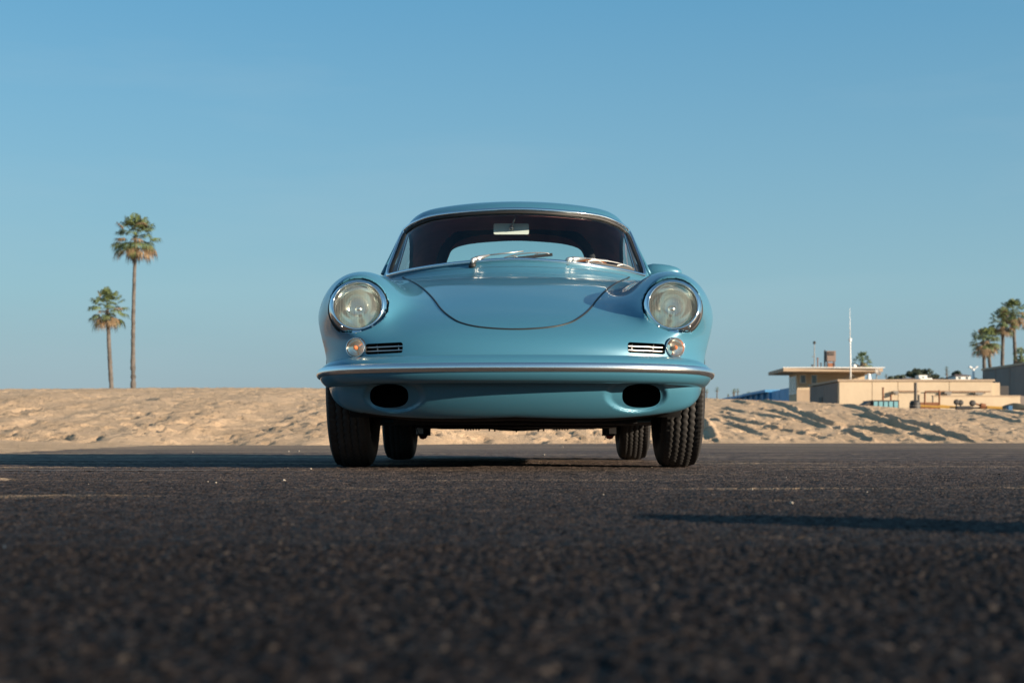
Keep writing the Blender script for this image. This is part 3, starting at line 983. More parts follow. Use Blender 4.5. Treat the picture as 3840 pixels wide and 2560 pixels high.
strip('rear_window_surround', ca, cb, M['interior_dark'], thick=0.012)
outline_tube('rear_window_seal', rw_poly, M['black_rubber'], 0.011, -0.006, 7.45, 8.9) if False else None
# cabin tub: dashboard, floor, rear shelf, all dark
mb = MB()
mb.box((-0.52, 6.66 - AX, 0.60), (0.52, 6.82 - AX, 0.865))
mb.build('dashboard', M['interior_dark'], car)
mb = MB()
mb.box((-0.60, 6.45 - AX, 0.22), (0.60, 8.3 - AX, 0.26)); mb.box((-0.55, 7.95 - AX, 0.3), (0.55, 8.35 - AX, 0.82)); mb.box((-0.60, 6.95 - AX, 0.24), (-0.57, 8.0 - AX, 0.86)); mb.box((0.57, 6.95 - AX, 0.24), (0.60, 8.0 - AX, 0.86))
mb.box((-0.62, 6.35 - AX, 0.24), (0.62, 6.45 - AX, 0.80))
mb.build('cabin_tub', M['interior_dark'], car)
# steering wheel (left-hand drive: right side of the picture)
c0 = Vector((0.33, 6.90 - AX, 0.818)); ax_ = Vector((0.0, 0.80, 0.60)).normalized()
u = Vector((1, 0, 0)); w_ = ax_.cross(u).normalized()
sw = empty('steering_wheel', c0, car)
ring = [(u * math.cos(a) + w_ * math.sin(a)) * 0.185 for a in np.linspace(0, 2 * math.pi, 49)[:-1]]
MB().tube(ring, 0.0115, 8, closed=True).build('rim', M['wood_wheel'], sw, smooth=True)
for k in range(3):
    a = math.radians(90 + 120 * k)
    dv = u * math.cos(a) + w_ * math.sin(a)
    MB().tube([dv * 0.02, dv * 0.18], 0.006, 6).build('spoke', M['bright_metal'], sw, smooth=True)
MB().tube([Vector((0, 0, 0)), -ax_ * 0.03, -ax_ * 0.3], [0.03, 0.03, 0.02], 12).build('column', M['interior_dark'], sw, smooth=True)
# rear-view mirror on its stalk
mr = empty('rear_view_mirror', atY(0, 820, 6.80), car)
mrc = atY(-18, 786, 6.86) - atY(0, 820, 6.80)
sx, sz = 66 * 6.86 / F, 20.5 * 6.86 / F
rr = 0.008
pts = []
for cx_, cz_, a0 in ((sx - rr, sz - rr, 0), (-sx + rr, sz - rr, 90), (-sx + rr, -sz + rr, 180), (sx - rr, -sz + rr, 270)):
    for k in range(5):
        a = math.radians(a0 + k * 22.5)
        pts.append((cx_ + rr * math.cos(a), cz_ + rr * math.sin(a)))
n = len(pts)
vs = [mrc + Vector((a, -0.006, b)) for a, b in pts] + [mrc + Vector((a, 0.010, b)) for a, b in pts]
MB().add(vs, [tuple(range(n)), tuple(range(2 * n - 1, n - 1, -1))] + [(i, (i + 1) % n, n + (i + 1) % n, n + i) for i in range(n)]).build('mirror_shell', pmat('mirror_back_grey', (0.72, 0.78, 0.75), 0.35), mr)
MB().tube([Vector((0, 0.03, 0.03)), mrc + Vector((0, -0.02, 0.004))], 0.004, 8).build('stalk', M['brushed'], mr, smooth=True)
MB().lathe([(0.0005, -0.012), (0.007, -0.0095), (0.0115, -0.003), (0.0115, 0.003), (0.007, 0.0095), (0.0005, 0.012)], 16, Matrix.Translation(mrc + Vector((0, -0.018, 0.003)))).build('ball_joint', M['brushed'], mr, smooth=True)
# quarter-light frames behind the pillars
for s in (-1, 1):
    p0 = Vector((s * 0.600, 6.99 - AX, 0.90)); p1 = Vector((s * 0.545, 7.10 - AX, 1.135))
    MB().tube([p0, p1], 0.012, 6).build('quarter_light_post', M['interior_dark'], car)
    MB().tube([p0 + Vector((-s * 0.008, -0.014, 0)), p1 + Vector((-s * 0.008, -0.014, 0))], 0.004, 6).build('quarter_light_trim', M['chrome'], car)

# ------------------------------------------------------------------ wipers
def wiper(mount, knuckle, elbow, tip, b0, b1):
    """all in picture offsets with depth"""
    pm, pk, pe, pt = (atY(*q) for q in (mount, knuckle, elbow, tip))
    w = empty('wiper', pm, car)
    L_ = lambda p: p - pm
    MB().lathe([(0.001, -0.01), (0.017, -0.01), (0.017, 0.004), (0.012, 0.010), (0.010, 0.022), (0.001, 0.022)], 16).build('pivot', M['black_rubber'], w, smooth=True)
    MB().tube(catmull([L_(pm) + Vector((0, 0, 0.012)), L_(pm) * 0.4 + L_(pk) * 0.6, L_(pk), L_(pk) * 0.75 + L_(pe) * 0.25], 4), [0.0085] * 5 + [0.0095] * 4 + [0.0100] * 4, 10).build('knuckle', M['wiper_metal'], w, smooth=True)
    MB().tube([L_(pk) * 0.85 + L_(pe) * 0.15, L_(pk) * 0.7 + L_(pe) * 0.3, L_(pe)], [0.0095, 0.0125, 0.0038], 10).build('arm', M['wiper_metal'], w, smooth=True)
    MB().tube([L_(pe) * 1.02 - L_(pk) * 0.02, L_(pe), L_(pe) * 0.5 + L_(pt) * 0.5, L_(pt)], 0.0032, 8).build('arm_rod', M['wiper_metal'], w, smooth=True)
    q0, q1 = L_(atY(*b0)), L_(atY(*b1))
    dv = (q1 - q0)
    bl = MB()
    side = dv.normalized().cross(Vector((0, 1, 0))).normalized()
    for o0, o1, dy in ((-0.0085, 0.0045, 0.004),):
        vs = []
        for q in (q0, q1):
            for so, yo in ((o0, -dy), (o1, -dy), (o1, dy), (o0, dy)):
                vs.append(q + side * so + Vector((0, yo, 0)))
        bl.add(vs, [(0, 1, 5, 4), (1, 2, 6, 5), (2, 3, 7, 6), (3, 0, 4, 7), (0, 3, 2, 1), (4, 5, 6, 7)])
    bo = bl.build('blade', M['black_rubber'], w)
    up = Vector((0, -0.006, 0.0105))
    mid = (q0 + q1) * 0.5
    yk = MB()
    yk.tube(catmull([q0 + dv * 0.03, q0 + dv * 0.16 + up * 0.9, mid + up * 1.5, q0 + dv * 0.84 + up * 0.9, q0 + dv * 0.97], 6), 0.0028, 6)
    yk.tube(catmull([q0 + dv * 0.14 + up * 0.8, q0 + dv * 0.26 + up * 0.9, q0 + dv * 0.37], 5), 0.0024, 6)
    yk.tube(catmull([q0 + dv * 0.86 + up * 0.8, q0 + dv * 0.74 + up * 0.9, q0 + dv * 0.60], 5), 0.0024, 6)
    yk.build('blade_bridge', M['wiper_metal'], w, smooth=True)
    return w
wiper((-163, 649, 6.36), (-163, 670, 6.35), (-100, 689, 6.40), (28, 703, 6.43), (-62, 671, 6.42), (137, 692, 6.44))
wiper((190, 650, 6.40), (195, 672, 6.38), (262, 676, 6.42), (345, 668, 6.52), (262, 665, 6.43), (444, 636, 6.60))

# ------------------------------------------------------------------ headlamps
def headlamp(s):
    Mx = Matrix(((1, 0, 0, 0), (0, math.sin(HT), math.cos(HT) * -1, 0), (0, math.cos(HT), math.sin(HT), 0), (0, 0, 0, 1)))
    # local frame: Z = outward (HN), Y = up along the lamp plane
    X_ = Vector((1, 0, 0)); Z_ = HN; Y_ = Z_.cross(X_).normalized()
    R = Matrix((X_, Y_, Z_)).transposed().to_euler()
    h = empty('headlight', loc((s * HL.x, HL.y, HL.z)), car, rot=R)
    MB().lathe([(0.0880, -0.004), (0.0882, 0.016), (0.0892, 0.0205), (0.0915, 0.0220), (0.0950, 0.0208), (0.0990, 0.0175), (0.1030, 0.0125), (0.1062, 0.0060), (0.1080, -0.002), (0.1085, -0.014), (0.0920, -0.016)], 96, close=True).build('chrome_ring', M['chrome'], h, smooth=True)
    MB().lathe([(0.1055, -0.010), (0.1130, -0.013), (0.1145, -0.019), (0.1140, -0.030), (0.105, -0.036)], 96).build('rubber_gasket', M['black_rubber'], h, smooth=True)
    # moulded glass: vertical flutes over a shallow dome
    nr, na = 60, 160
    vs, fs = [(0, 0, 0.0)], []
    vs = []
    R_ = 0.0885
    for i in range(nr + 1):
        r = R_ * i / nr
        for k in range(na):
            a = 2 * math.pi * k / na
            x, y = r * math.cos(a), r * math.sin(a)
            z = 0.014 * (1 - (r / R_)**2)
            amp = 0.0012 if r < 0.083 else 0.0
            if abs(y + 0.006) < 0.016 and abs(x) < 0.055: z -= amp * 0.8 * abs(math.sin(x * 520))
            else: z -= amp * abs(math.sin(x * 330))
            yy = y + 0.012 + abs(x) * 0.45
            z += 0.0007 * math.exp(-(yy / 0.0012)**2) if r < 0.08 else 0
            vs.append((x, y, z + 0.002))
    for i in range(nr):
        for k in range(na):
            k2 = (k + 1) % na
            fs.append((i * na + k, i * na + k2, (i + 1) * na + k2, (i + 1) * na + k))
    lens = MB().add(vs, fs).build('lens', M['lens'], h, smooth=True)
    MB().lathe([(0.0880, 0.001), (0.086, -0.004), (0.082, -0.006), (0.074, -0.030), (0.055, -0.055), (0.030, -0.072), (0.012, -0.078), (0.0005, -0.079)], 64).build('reflector', M['reflector'], h, smooth=True)
    MB().lathe([(0.0005, -0.014), (0.010, -0.016), (0.015, -0.024), (0.015, -0.050), (0.012, -0.078)], 24).build('bulb_shield', M['reflector'], h, smooth=True)
    for a in (-125, -55):
        a = math.radians(a)
        MB().lathe([(0.0005, 0.0045), (0.004, 0.0040), (0.0058, 0.0), (0.0058, -0.004)], 14, Matrix.Translation((0.1000 * math.cos(a), 0.1000 * math.sin(a), 0.0165))).build('screw', M['brushed'], h, smooth=True)
    # tab below the ring
    tb = MB()
    tb.box((-0.011, -0.136, -0.004), (0.011, -0.106, 0.014))
    tb.box((-0.017, -0.113, -0.004), (0.017, -0.100, 0.020))
    o = tb.build('ring_clip', M['chrome'], h)
    bv = o.modifiers.new('bevel', 'BEVEL'); bv.width = 0.0025; bv.segments = 2
    MB().lathe([(0.0005, 0.012), (0.004, 0.011), (0.0065, 0.006), (0.0065, 0.002)], 14, Matrix.Translation((0, -0.126, 0.008))).build('clip_screw', M['chrome'], h, smooth=True)
    return h
for s in (-1, 1): headlamp(s)

# ------------------------------------------------------------------ indicators with their slotted horn grilles
def indicator(s):
    p, g = body_at(s * 594 * 1.0, 340, 4.9, 5.9)
    nrm = (g + Vector((0, -1.6, 0.0))).normalized()
    Z_ = nrm; X_ = Vector((0, 0, 1)).cross(Z_).normalized(); Y_ = Z_.cross(X_)
    t = empty('turn_signal', loc(p), car, rot=Matrix((X_, Y_, Z_)).transposed().to_euler())
    MB().lathe([(0.030, -0.03), (0.0385, -0.012), (0.0395, 0.006), (0.0365, 0.014), (0.031, 0.015)], 48).build('rubber_base', M['black_rubber'], t, smooth=True)
    MB().lathe([(0.0365, 0.011), (0.0370, 0.017), (0.0355, 0.0205), (0.0335, 0.019)], 48).build('chrome_bezel', M['chrome'], t, smooth=True)
    prof = []
    for k in range(33):
        r = 0.0345 * (1 - k / 32)
        z = 0.019 + 0.017 * (1 - (r / 0.0345)**2)**0.8 + 0.0009 * math.cos(r * 2 * math.pi / 0.0042)
        prof.append((max(r, 0.0002), z))
    MB().lathe(prof, 64).build('lens', M['clear_lens'], t, smooth=True)
    MB().lathe([(0.0005, 0.026), (0.0055, 0.024), (0.0085, 0.018), (0.0085, 0.010), (0.006, 0.006)], 24).build('amber_bulb', M['amber'], t, smooth=True)
    MB().lathe([(0.034, 0.016), (0.028, 0.008), (0.012, 0.004), (0.0005, 0.004)], 40).build('reflector', M['reflector'], t, smooth=True)
    # grille bars inside the slot
    gr = empty('horn_grille', loc(body_at(s * 480, 340, 4.9, 5.9)[0]), car)
    base = body_at(s * 480, 340, 4.9, 5.9)[0]
    for bb in (346, 331):
        pts = []
        for aa in (418, 450, 490, 530, 570):
            q, gg = body_at(s * aa, 345 if aa < 560 else 345, 4.9, 5.9)
            q = Vector((s * aa * q.y / F, q.y + 0.012, CH + (bb + 0.045 * (480 - aa)) * q.y / F))
            pts.append(q - base)
        MB().tube(catmull(pts, 4), 0.0034, 8).build('bar', M['brushed'], gr, smooth=True)
    for aa in (440, 520):
        q, gg = body_at(s * aa, 345, 4.9, 5.9)
        a0 = Vector((s * aa * q.y / F, q.y + 0.016, CH + 356 * q.y / F)) - base
        a1 = Vector((s * (aa - 4) * q.y / F, q.y + 0.016, CH + 318 * q.y / F)) - base
        MB().tube([a0, a1], 0.0022, 6).build('stay', M['brushed'], gr, smooth=True)
    # dark box behind the slot and behind the oval scoop
    q = body_at(s * 480, 345, 4.9, 5.9)[0]
    o = MB()
    x0, x1 = sorted((s * 0.385, s * 0.55))
    o.box((x0, q.y + 0.085 - AX, 0.405), (x1, q.y + 0.16 - AX, 0.475))
    o.build('horn_box', M['black'], car)
    o = MB()
    x0, x1 = sorted((s * 0.34, s * 0.56))
    o.box((x0, 5.33 - AX, 0.205), (x1, 5.36 - AX, 0.345)); o.box((x0, 5.26 - AX, 0.345), (x1, 5.36 - AX, 0.36))
    o.build('scoop_backing', M['black'], car)
    return t
for s in (-1, 1): indicator(s)

# ------------------------------------------------------------------ bumper: section swept along its plan curve
bp_x = [0, 0.20, 0.39, 0.535, 0.63, 0.69, 0.724, 0.741, 0.745]
bp_y = [4.925, 4.937, 4.975, 5.035, 5.105, 5.195, 5.30, 5.42, 5.54]
bp = catmull([(-a, b, 0) for a, b in zip(bp_x[::-1], bp_y[::-1])] + [(a, b, 0) for a, b in zip(bp_x[1:], bp_y[1:])], 12)
def sweep(name, sec, mat, parent, z0=0.0, close=False, taper=None):
    vs, fs = [], []
    m = len(bp); k = len(sec)
    for i, p in enumerate(bp):
        t = (bp[min(i + 1, m - 1)] - bp[max(i - 1, 0)]).normalized()
        nrm = Vector((t.y, -t.x, 0))              # outwards (towards the camera)
        u = abs(i / (m - 1) * 2 - 1)
        sc = taper(u) if taper else 1.0
        for (a, z) in sec:
            q = p + nrm * a * sc
            vs.append((q.x, q.y - AX, z0 + 0.36 + (z - 0.36) * sc - 0.012 * u**3))
    for i in range(m - 1):
        for j in range(k if close else k - 1):
            j2 = (j + 1) % k
            fs.append((i * k + j, i * k + j2, (i + 1) * k + j2, (i + 1) * k + j))
    if close:
        fs.append(tuple(range(k))); fs.append(tuple((m - 1) * k + j for j in range(k - 1, -1, -1)))
    return MB().add(vs, fs).build(name, mat, parent, smooth=True, auto=50)
tp = lambda u: 1 - 0.38 * max(0, (u - 0.82) / 0.18)**2.0
sec = [(p.x, p.y) for p in catmull([(-0.085, 0.404, 0), (-0.060, 0.4085, 0), (-0.035, 0.404, 0), (-0.014, 0.393, 0), (-0.002, 0.380, 0), (0.004, 0.362, 0), (0.002, 0.344, 0), (-0.006, 0.330, 0), (-0.022, 0.316, 0), (-0.045, 0.309, 0), (-0.085, 0.309, 0)], 5)]
bumper = sweep('bumper', sec, M['paint'], car, close=True, taper=tp)
sec = [(p.x, p.y) for p in catmull([(-0.010, 0.377, 0), (0.002, 0.3785, 0), (0.011, 0.374, 0), (0.0155, 0.364, 0), (0.015, 0.355, 0), (0.010, 0.3475, 0), (0.001, 0.3450, 0), (-0.010, 0.346, 0)], 4)]
sweep('bumper_trim', sec, M['bright_metal'], bumper, close=True, taper=tp)

# ------------------------------------------------------------------ wheels
def tyre_mesh():
    R_, Wt = 0.322, 0.0825
    # half cross-section: (lateral u, radius)
    cols = []       # (u, r, zig, groove)
    tread_w = 0.062
    grooves = [-0.040, -0.0135, 0.0135, 0.040]
    gw = 0.0013
    us = [(-0.045, 0.195, 0), (-0.060, 0.205, 0), (-0.072, 0.222, 0), (-0.0805, 0.245, 0), (-0.0825, 0.265, 0), (-0.0795, 0.287, 0), (-0.074, 0.301, 0), (-0.0695, 0.309, 0), (-0.065, 0.3135, 0)]
    def crown(u): return R_ - 0.006 * (abs(u) / tread_w)**2.2 - (0.004 if abs(u) > 0.0605 else 0)
    mid = [(-tread_w, 0)]
    for g in grooves:
        mid += [(g - gw - 0.0125, 0), (g - gw - 0.0004, 1), (g - gw, 2), (g + gw, 2), (g + gw + 0.0004, 1)]
    mid += [(tread_w, 0)]
    mid = sorted(mid)
    prof = [(u, r, 0, 0) for u, r, _ in us]
    for u, k in mid:
        prof.append((u, crown(u) - (0.006 if k == 2 else 0), 0 if abs(u) >= tread_w else 1, k))
    prof += [(-u, r, 0, 0) for u, r, _ in us[::-1]]
    n = 432; per = 6        # samples per zig-zag
    vs = []
    for i in range(n):
        a = 2 * math.pi * i / n
        ph = (i % per) / per
        zig = (abs(ph - 0.5) * 4 - 1) * 0.0027
        sipe = (i // 3) % 2
        for (u, r, z, k) in prof:
            rr_ = r
            uu = u + zig * z
            if abs(u) > 0.060 and abs(u) < 0.0745 and r > 0.298: rr_ = r - (0.0022 if i % 4 == 0 else 0.0)
            vs.append((uu, math.cos(a) * rr_, math.sin(a) * rr_))
    m = len(prof); fs = []
    for i in range(n):
        j = (i + 1) % n
        for k in range(m - 1):
            fs.append((i * m + k, i * m + k + 1, j * m + k + 1, j * m + k))
    return mesh_np('tyre', np.array(vs), np.array(fs), smooth=False)
ty_me = tyre_mesh(); ty_me.materials.append(M['tyre'])
rim_b = MB().lathe([(0.196, 0.062), (0.205, 0.060), (0.204, 0.052), (0.190, 0.045), (0.183, 0.02), (0.180, -0.03), (0.188, -0.05), (0.205, -0.060), (0.196, -0.062)], 64, Matrix.Rotation(math.pi / 2, 4, 'Y'))
rim_b.lathe([(0.182, 0.015), (0.150, 0.030), (0.110, 0.035), (0.085, 0.020), (0.0005, 0.020)], 64, Matrix.Rotation(math.pi / 2, 4, 'Y'))
rim_proto = rim_b.build('rim', M['brushed'], None, smooth=True, auto=40)
rim_me = rim_proto.data
bpy.data.objects.remove(rim_proto)
drum = MB().lathe([(0.0005, -0.02), (0.13, -0.02), (0.14, -0.01), (0.14, 0.05), (0.10, 0.06), (0.0005, 0.06)], 40, Matrix.Rotation(-math.pi / 2, 4, 'Y')).build('brake_drum', M['underbody'], None, smooth=True, auto=40)
drum_me = drum.data; bpy.data.objects.remove(drum)
for s in (-1, 1):
    for yy, tr, camb in ((0.0, 0.650, 0.0), (2.10, 0.636, -0.8)):
        w = empty('wheel', (s * tr, yy, 0.321), car, rot=(rnd.random() * 0.5, math.radians(camb), math.pi if s < 0 else 0))
        w.rotation_mode = 'ZYX'
        o = link_mesh('tyre', ty_me, None, w)
        link_mesh('rim', rim_me, None, w)
        link_mesh('brake_drum', drum_me, None, w)
        w.rotation_euler = (rnd.random() * 3, math.radians(camb), math.pi if s < 0 else 0)
        w.rotation_mode = 'XYZ'

# ------------------------------------------------------------------ under the car
mb = MB()
mb.box((-0.465, 5.42 - AX, 0.172), (0.465, 8.70 - AX, 0.30))
mb.box((-0.46, 6.3 - AX, 0.166), (0.46, 7.4 - AX, 0.175))
mb.build('floor_pan', M['underbody'], car)
# wheel-well liners so no daylight shows through the arches
for s in (-1, 1):
    for yc in (5.75, 7.85):
        pts = [(0.35 * math.cos(a), 0.35 * math.sin(a)) for a in np.linspace(math.radians(-20), math.radians(200), 20)]
        vs = [(s * 0.48, yc - AX + a, 0.315 + b) for a, b in pts] + [(s * 0.63, yc - AX + a, 0.315 + b) for a, b in pts]
        n = len(pts)
        vs.append((s * 0.48, yc - AX, 0.3))
        MB().add(vs, [(i, i + 1, n + i + 1, n + i) for i in range(n - 1)] + [(i, i + 1, 2 * n) for i in range(n - 1)]).build('wheel_well', M['underbody'], car, smooth=True)
# engine sump with cooling fins
mb = MB()
sp = [(-0.20, 0.19), (-0.17, 0.172), (-0.10, 0.163), (0, 0.160), (0.10, 0.163), (0.17, 0.172), (0.20, 0.19)]
vs = [(a, 8.35 - AX, b) for a, b in sp] + [(a, 8.62 - AX, b) for a, b in sp]; n = len(sp)
mb.add(vs, [(i, i + 1, n + i + 1, n + i) for i in range(n - 1)] + [tuple(range(n)), tuple(range(2 * n - 1, n - 1, -1))])
for k in (0, 1, 5, 9, 10):
    x = -0.16 + 0.032 * k
    zz = 0.1575 + 0.25 * x * x
    mb.box((x - 0.004, 8.34 - AX, zz - 0.005), (x + 0.004, 8.40 - AX, 0.2))
for s in (-1, 1):
    for k in range(6):
        x = s * (0.22 + 0.016 * k)
        mb.box((x - 0.004, 8.30 - AX, 0.164), (x + 0.004, 8.36 - AX, 0.19))
mb.build('engine_sump', M['underbody'], car)
for s in (-1, 1):
    MB().tube([(s * 0.10, 7.85 - AX, 0.30), (s * 0.60, 7.85 - AX, 0.315)], 0.035, 12).build('rear_axle_tube', M['underbody'], car, smooth=True)
    MB().tube([(s * 0.15, 5.70 - AX, 0.27), (s * 0.58, 5.73 - AX, 0.29)], 0.028, 12).build('front_axle_tube', M['underbody'], car, smooth=True)
    MB().box((-0.0175, -0.004, -0.017), (0.0175, 0.004, 0.017)).build('spring_plate_tag', M['white_tag'], car, loc=(s * 0.490, 7.22 - AX, 0.156), rot=(0, 0, 0))
    c = Vector((s * 0.505, 7.70 - AX, 0.135))
    MB().lathe([(0.0005, -0.024), (0.016, -0.02), (0.024, -0.006), (0.022, 0.010), (0.012, 0.022), (0.0005, 0.024)], 10, Matrix.Translation(c)).build('bump_stop', M['red_part'], car)
    MB().box((s * 0.50 - 0.03, 7.64 - AX, 0.13), (s * 0.50 + 0.03, 7.80 - AX, 0.25)).build('shock_mount', M['underbody'], car)
pts = [atY(-375, 52, 7.2), atY(-371, 30, 7.2), atY(-363, 14, 7.2), atY(-352, 7, 7.2), atY(-344, 7, 7.2)]
MB().tube(catmull(pts, 5), 0.0022, 6).build('hanging_cable', M['black_rubber'], car, smooth=True)
pts = [atY(352, 50, 7.2), atY(342, 28, 7.2), atY(332, -4, 7.2)]
MB().tube(catmull(pts, 5), 0.0020, 6).build('hanging_cable', M['black_rubber'], car, smooth=True)

# ------------------------------------------------------------------ door mirror on the driver's side (bullet housing seen from the front)
q = atY(0, 0, 6.85)
dm = empty('door_mirror', loc((0.705, 6.9, 0.84)), car)
# housing: rows of sections along x
secs = []
XS = [0.60, 0.62, 0.65, 0.69, 0.73, 0.765, 0.785, 0.792]
ZU = 0.030
top = [0.905, 0.924, 0.932, 0.930, 0.924, 0.914, 0.902, 0.892]
btm = [0.872, 0.866, 0.858, 0.855, 0.857, 0.864, 0.874, 0.884]
dep = [0.010, 0.028, 0.042, 0.048, 0.046, 0.036, 0.022, 0.006]
vs, fs = [], []
NS = 16
for X_, t_, b_, d_ in zip(XS, top, btm, dep):
    for k in range(NS):
        a = 2 * math.pi * k / NS
        ca_, sa_ = math.cos(a), math.sin(a)
        vs.append((X_ + 0.012 - 0.705, -d_ * (max(0, -ca_))**0.8 * 1.0 + 0.012 * max(0, ca_), (t_ + b_) / 2 + ZU - 0.84 + (t_ - b_) / 2 * sa_))
for i in range(len(XS) - 1):
    for k in range(NS):
        k2 = (k + 1) % NS
        fs.append((i * NS + k, i * NS + k2, (i + 1) * NS + k2, (i + 1) * NS + k))
fs.append(tuple(range(NS))); fs.append(tuple((len(XS) - 1) * NS + k for k in range(NS - 1, -1, -1)))
MB().add(vs, fs).build('mirror_housing', M['paint'], dm, smooth=True, auto=60)
MB().tube([(0.0, 0.0, -0.08), (0.0, 0.0, 0.02)], [0.02, 0.012], 12).build('mirror_foot', M['chrome'], dm, smooth=True)
# rain gutters along the roof edge
for s in (-1, 1):
    pts = []
    for yy in np.linspace(6.80, 7.9, 12):
        zz = np.interp(yy, [6.80, 6.95, 7.1, 7.4, 7.7, 7.9], [0.90, 1.10, 1.165, 1.175, 1.14, 1.08])
        xs_ = np.linspace(0.3, 0.75, 400)
        dd = body_sdf(xs_, np.full_like(xs_, yy), np.full_like(xs_, zz))
        k = np.nonzero(dd > 0)[0]
        pts.append(loc((s * (xs_[k[0]] + 0.004), yy, zz)))
    MB().tube(catmull(pts, 3), 0.009, 6).build('rain_gutter', M['paint'], car, smooth=True)
# ------------------------------------------------------------------ things on and behind the sand bank
B = {}
B['beige'] = pmat('beige_stucco', (0.56, 0.45, 0.32), 0.9, var=0.10, vscale=0.7, bump=0.01, bscale=4)
B['beige_roof'] = pmat('roof_edge_tan', (0.42, 0.32, 0.23), 0.85, var=0.12, vscale=1)
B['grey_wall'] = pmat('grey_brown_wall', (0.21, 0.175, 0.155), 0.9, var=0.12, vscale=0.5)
B['blue'] = pmat('blue_painted_metal', (0.085, 0.30, 0.56), 0.55, var=0.12, vscale=1.2)
B['dark_blue'] = pmat('dark_blue_doors', (0.035, 0.13, 0.27), 0.6)
B['teal'] = pmat('teal_panel', (0.16, 0.36, 0.42), 0.6, var=0.15, vscale=2)
B['dark'] = pmat('dark_metal', (0.035, 0.033, 0.033), 0.6)
B['rust'] = pmat('rusty_steel', (0.21, 0.085, 0.04), 0.85, var=0.4, vscale=3)
B['white'] = pmat('white_paint', (0.80, 0.79, 0.76), 0.5)
B['window'] = pmat('dark_window_glass', (0.06, 0.09, 0.10), 0.08, spec=0.8)
B['yellow'] = pmat('yellow_paint', (0.42, 0.24, 0.05), 0.5, var=0.2, vscale=2)
B['brown_box'] = pmat('brown_metal_cabinet', (0.24, 0.17, 0.14), 0.6)
B['orange'] = pmat('orange_paint', (0.30, 0.12, 0.06), 0.6)
B['lamp'] = pmat('grey_lamp', (0.22, 0.20, 0.18), 0.5)
B['trunk'] = pmat('palm_bark', (0.125, 0.110, 0.098), 0.9, var=0.6, vscale=1.3, bump=0.03, bscale=3)
B['frond'] = pmat('palm_frond_green', (0.11, 0.145, 0.05), 0.5, var=0.45, vscale=0.8)
B['frond_old'] = pmat('palm_frond_straw', (0.21, 0.140, 0.075), 0.75, var=0.4, vscale=0.8)
B['tree'] = pmat('tree_foliage', (0.045, 0.062, 0.035), 0.8, var=0.5, vscale=0.25)
B['red_roof'] = pmat('clay_roof', (0.20, 0.13, 0.11), 0.85)

def box_part(name, a, b, mat, parent, bevel=0):
    return MB().box(a, b).build(name, mat, parent)

# --- beige one-storey building
h1 = empty('beige_building', (23.0, 100, 0.2))
tag(h1, 'long low beige stucco building with flat roof and wall lamps', 'building')
X1 = (3723 - 1920) * 100 / F - 23.0        # width of the front
zr = 3.96
# wall panels of the sunny front, joints between
joints = [0.0, (3271 - 3147) * 100 / F, (3368 - 3147) * 100 / F, (3560 - 3147) * 100 / F, X1]
for a, b in zip(joints[:-1], joints[1:]):
    box_part('wall_panel', (a + 0.02, 0.0, 0.0), (b - 0.02, 0.3, zr), B['beige'], h1)
box_part('wall_core', (0.005, 0.06, -0.2), (X1 - 0.005, 9.8, zr - 0.05), B['beige'], h1)
box_part('roof_edge', (-0.12, -0.10, zr), (X1 + 0.12, 9.95, zr + 0.13), B['beige_roof'], h1)
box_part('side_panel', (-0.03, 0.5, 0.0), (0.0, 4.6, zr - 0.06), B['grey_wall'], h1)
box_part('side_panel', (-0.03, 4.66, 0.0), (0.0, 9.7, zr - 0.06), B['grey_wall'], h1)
box_part('side_door', (-0.07, 5.2, 0.0), (-0.032, 6.3, 3.0), B['dark'], h1)
box_part('vent', (-0.12, 2.5, 1.9), (-0.032, 3.0, 2.5), B['dark'], h1)
for xx, yy, wdt in ((3357, 1470, 0.35), (3552, 1472, 0.5), (3668, 1475, 0.55)):
    p = px(xx, yy, 99.9) - Vector((23.0, 100, 0.2))
    m = MB().box((p.x - wdt / 2, -0.35, p.z - 0.08), (p.x + wdt / 2, 0.0, p.z + 0.08)).box((p.x - wdt / 4, -0.5, p.z - 0.2), (p.x + wdt / 4, -0.2, p.z - 0.07))
    m.build('wall_lamp', B['lamp'], h1)
for y0, xa, xb in ((1466, 3370, 3445), (1467, 3475, 3715)):
    p0, p1 = px(xa, y0, 99.8) - Vector((23, 100, 0.2)), px(xb, y0 + 1, 99.8) - Vector((23, 100, 0.2))
    MB().tube([p0, p1], 0.035, 6).build('conduit', B['rust'], h1)
# shaded end return
box_part('end_wall', (X1 + 0.0, 0.35, 0), (X1 + 0.62, 9.0, zr - 0.08), B['beige'], h1)
box_part('service_door', (X1 + 0.62, 0.5, 0), (X1 + 1.3, 0.8, zr - 0.3), B['dark'], h1)
# --- lower wall in front on the right
w2 = empty('low_beige_wall', (px(3500, 1500, 96).x, 96, 0.2))
tag(w2, 'low beige wall in front of the right end of the building', 'wall')
x2 = px(3826, 1500, 96).x - px(3500, 1500, 96).x
box_part('wall', (0, 0, 0), (x2, 0.3, px(0, 1486, 96).z - 0.2), B['beige'], w2)
box_part('coping', (-0.03, -0.04, px(0, 1486, 96).z - 0.2), (x2 + 0.03, 0.34, px(0, 1482, 96).z - 0.2), B['beige_roof'], w2)
box_part('end_pier', (x2, 0.02, 0), (x2 + 0.9, 2.5, px(0, 1484, 96).z - 0.2), B['grey_wall'], w2)

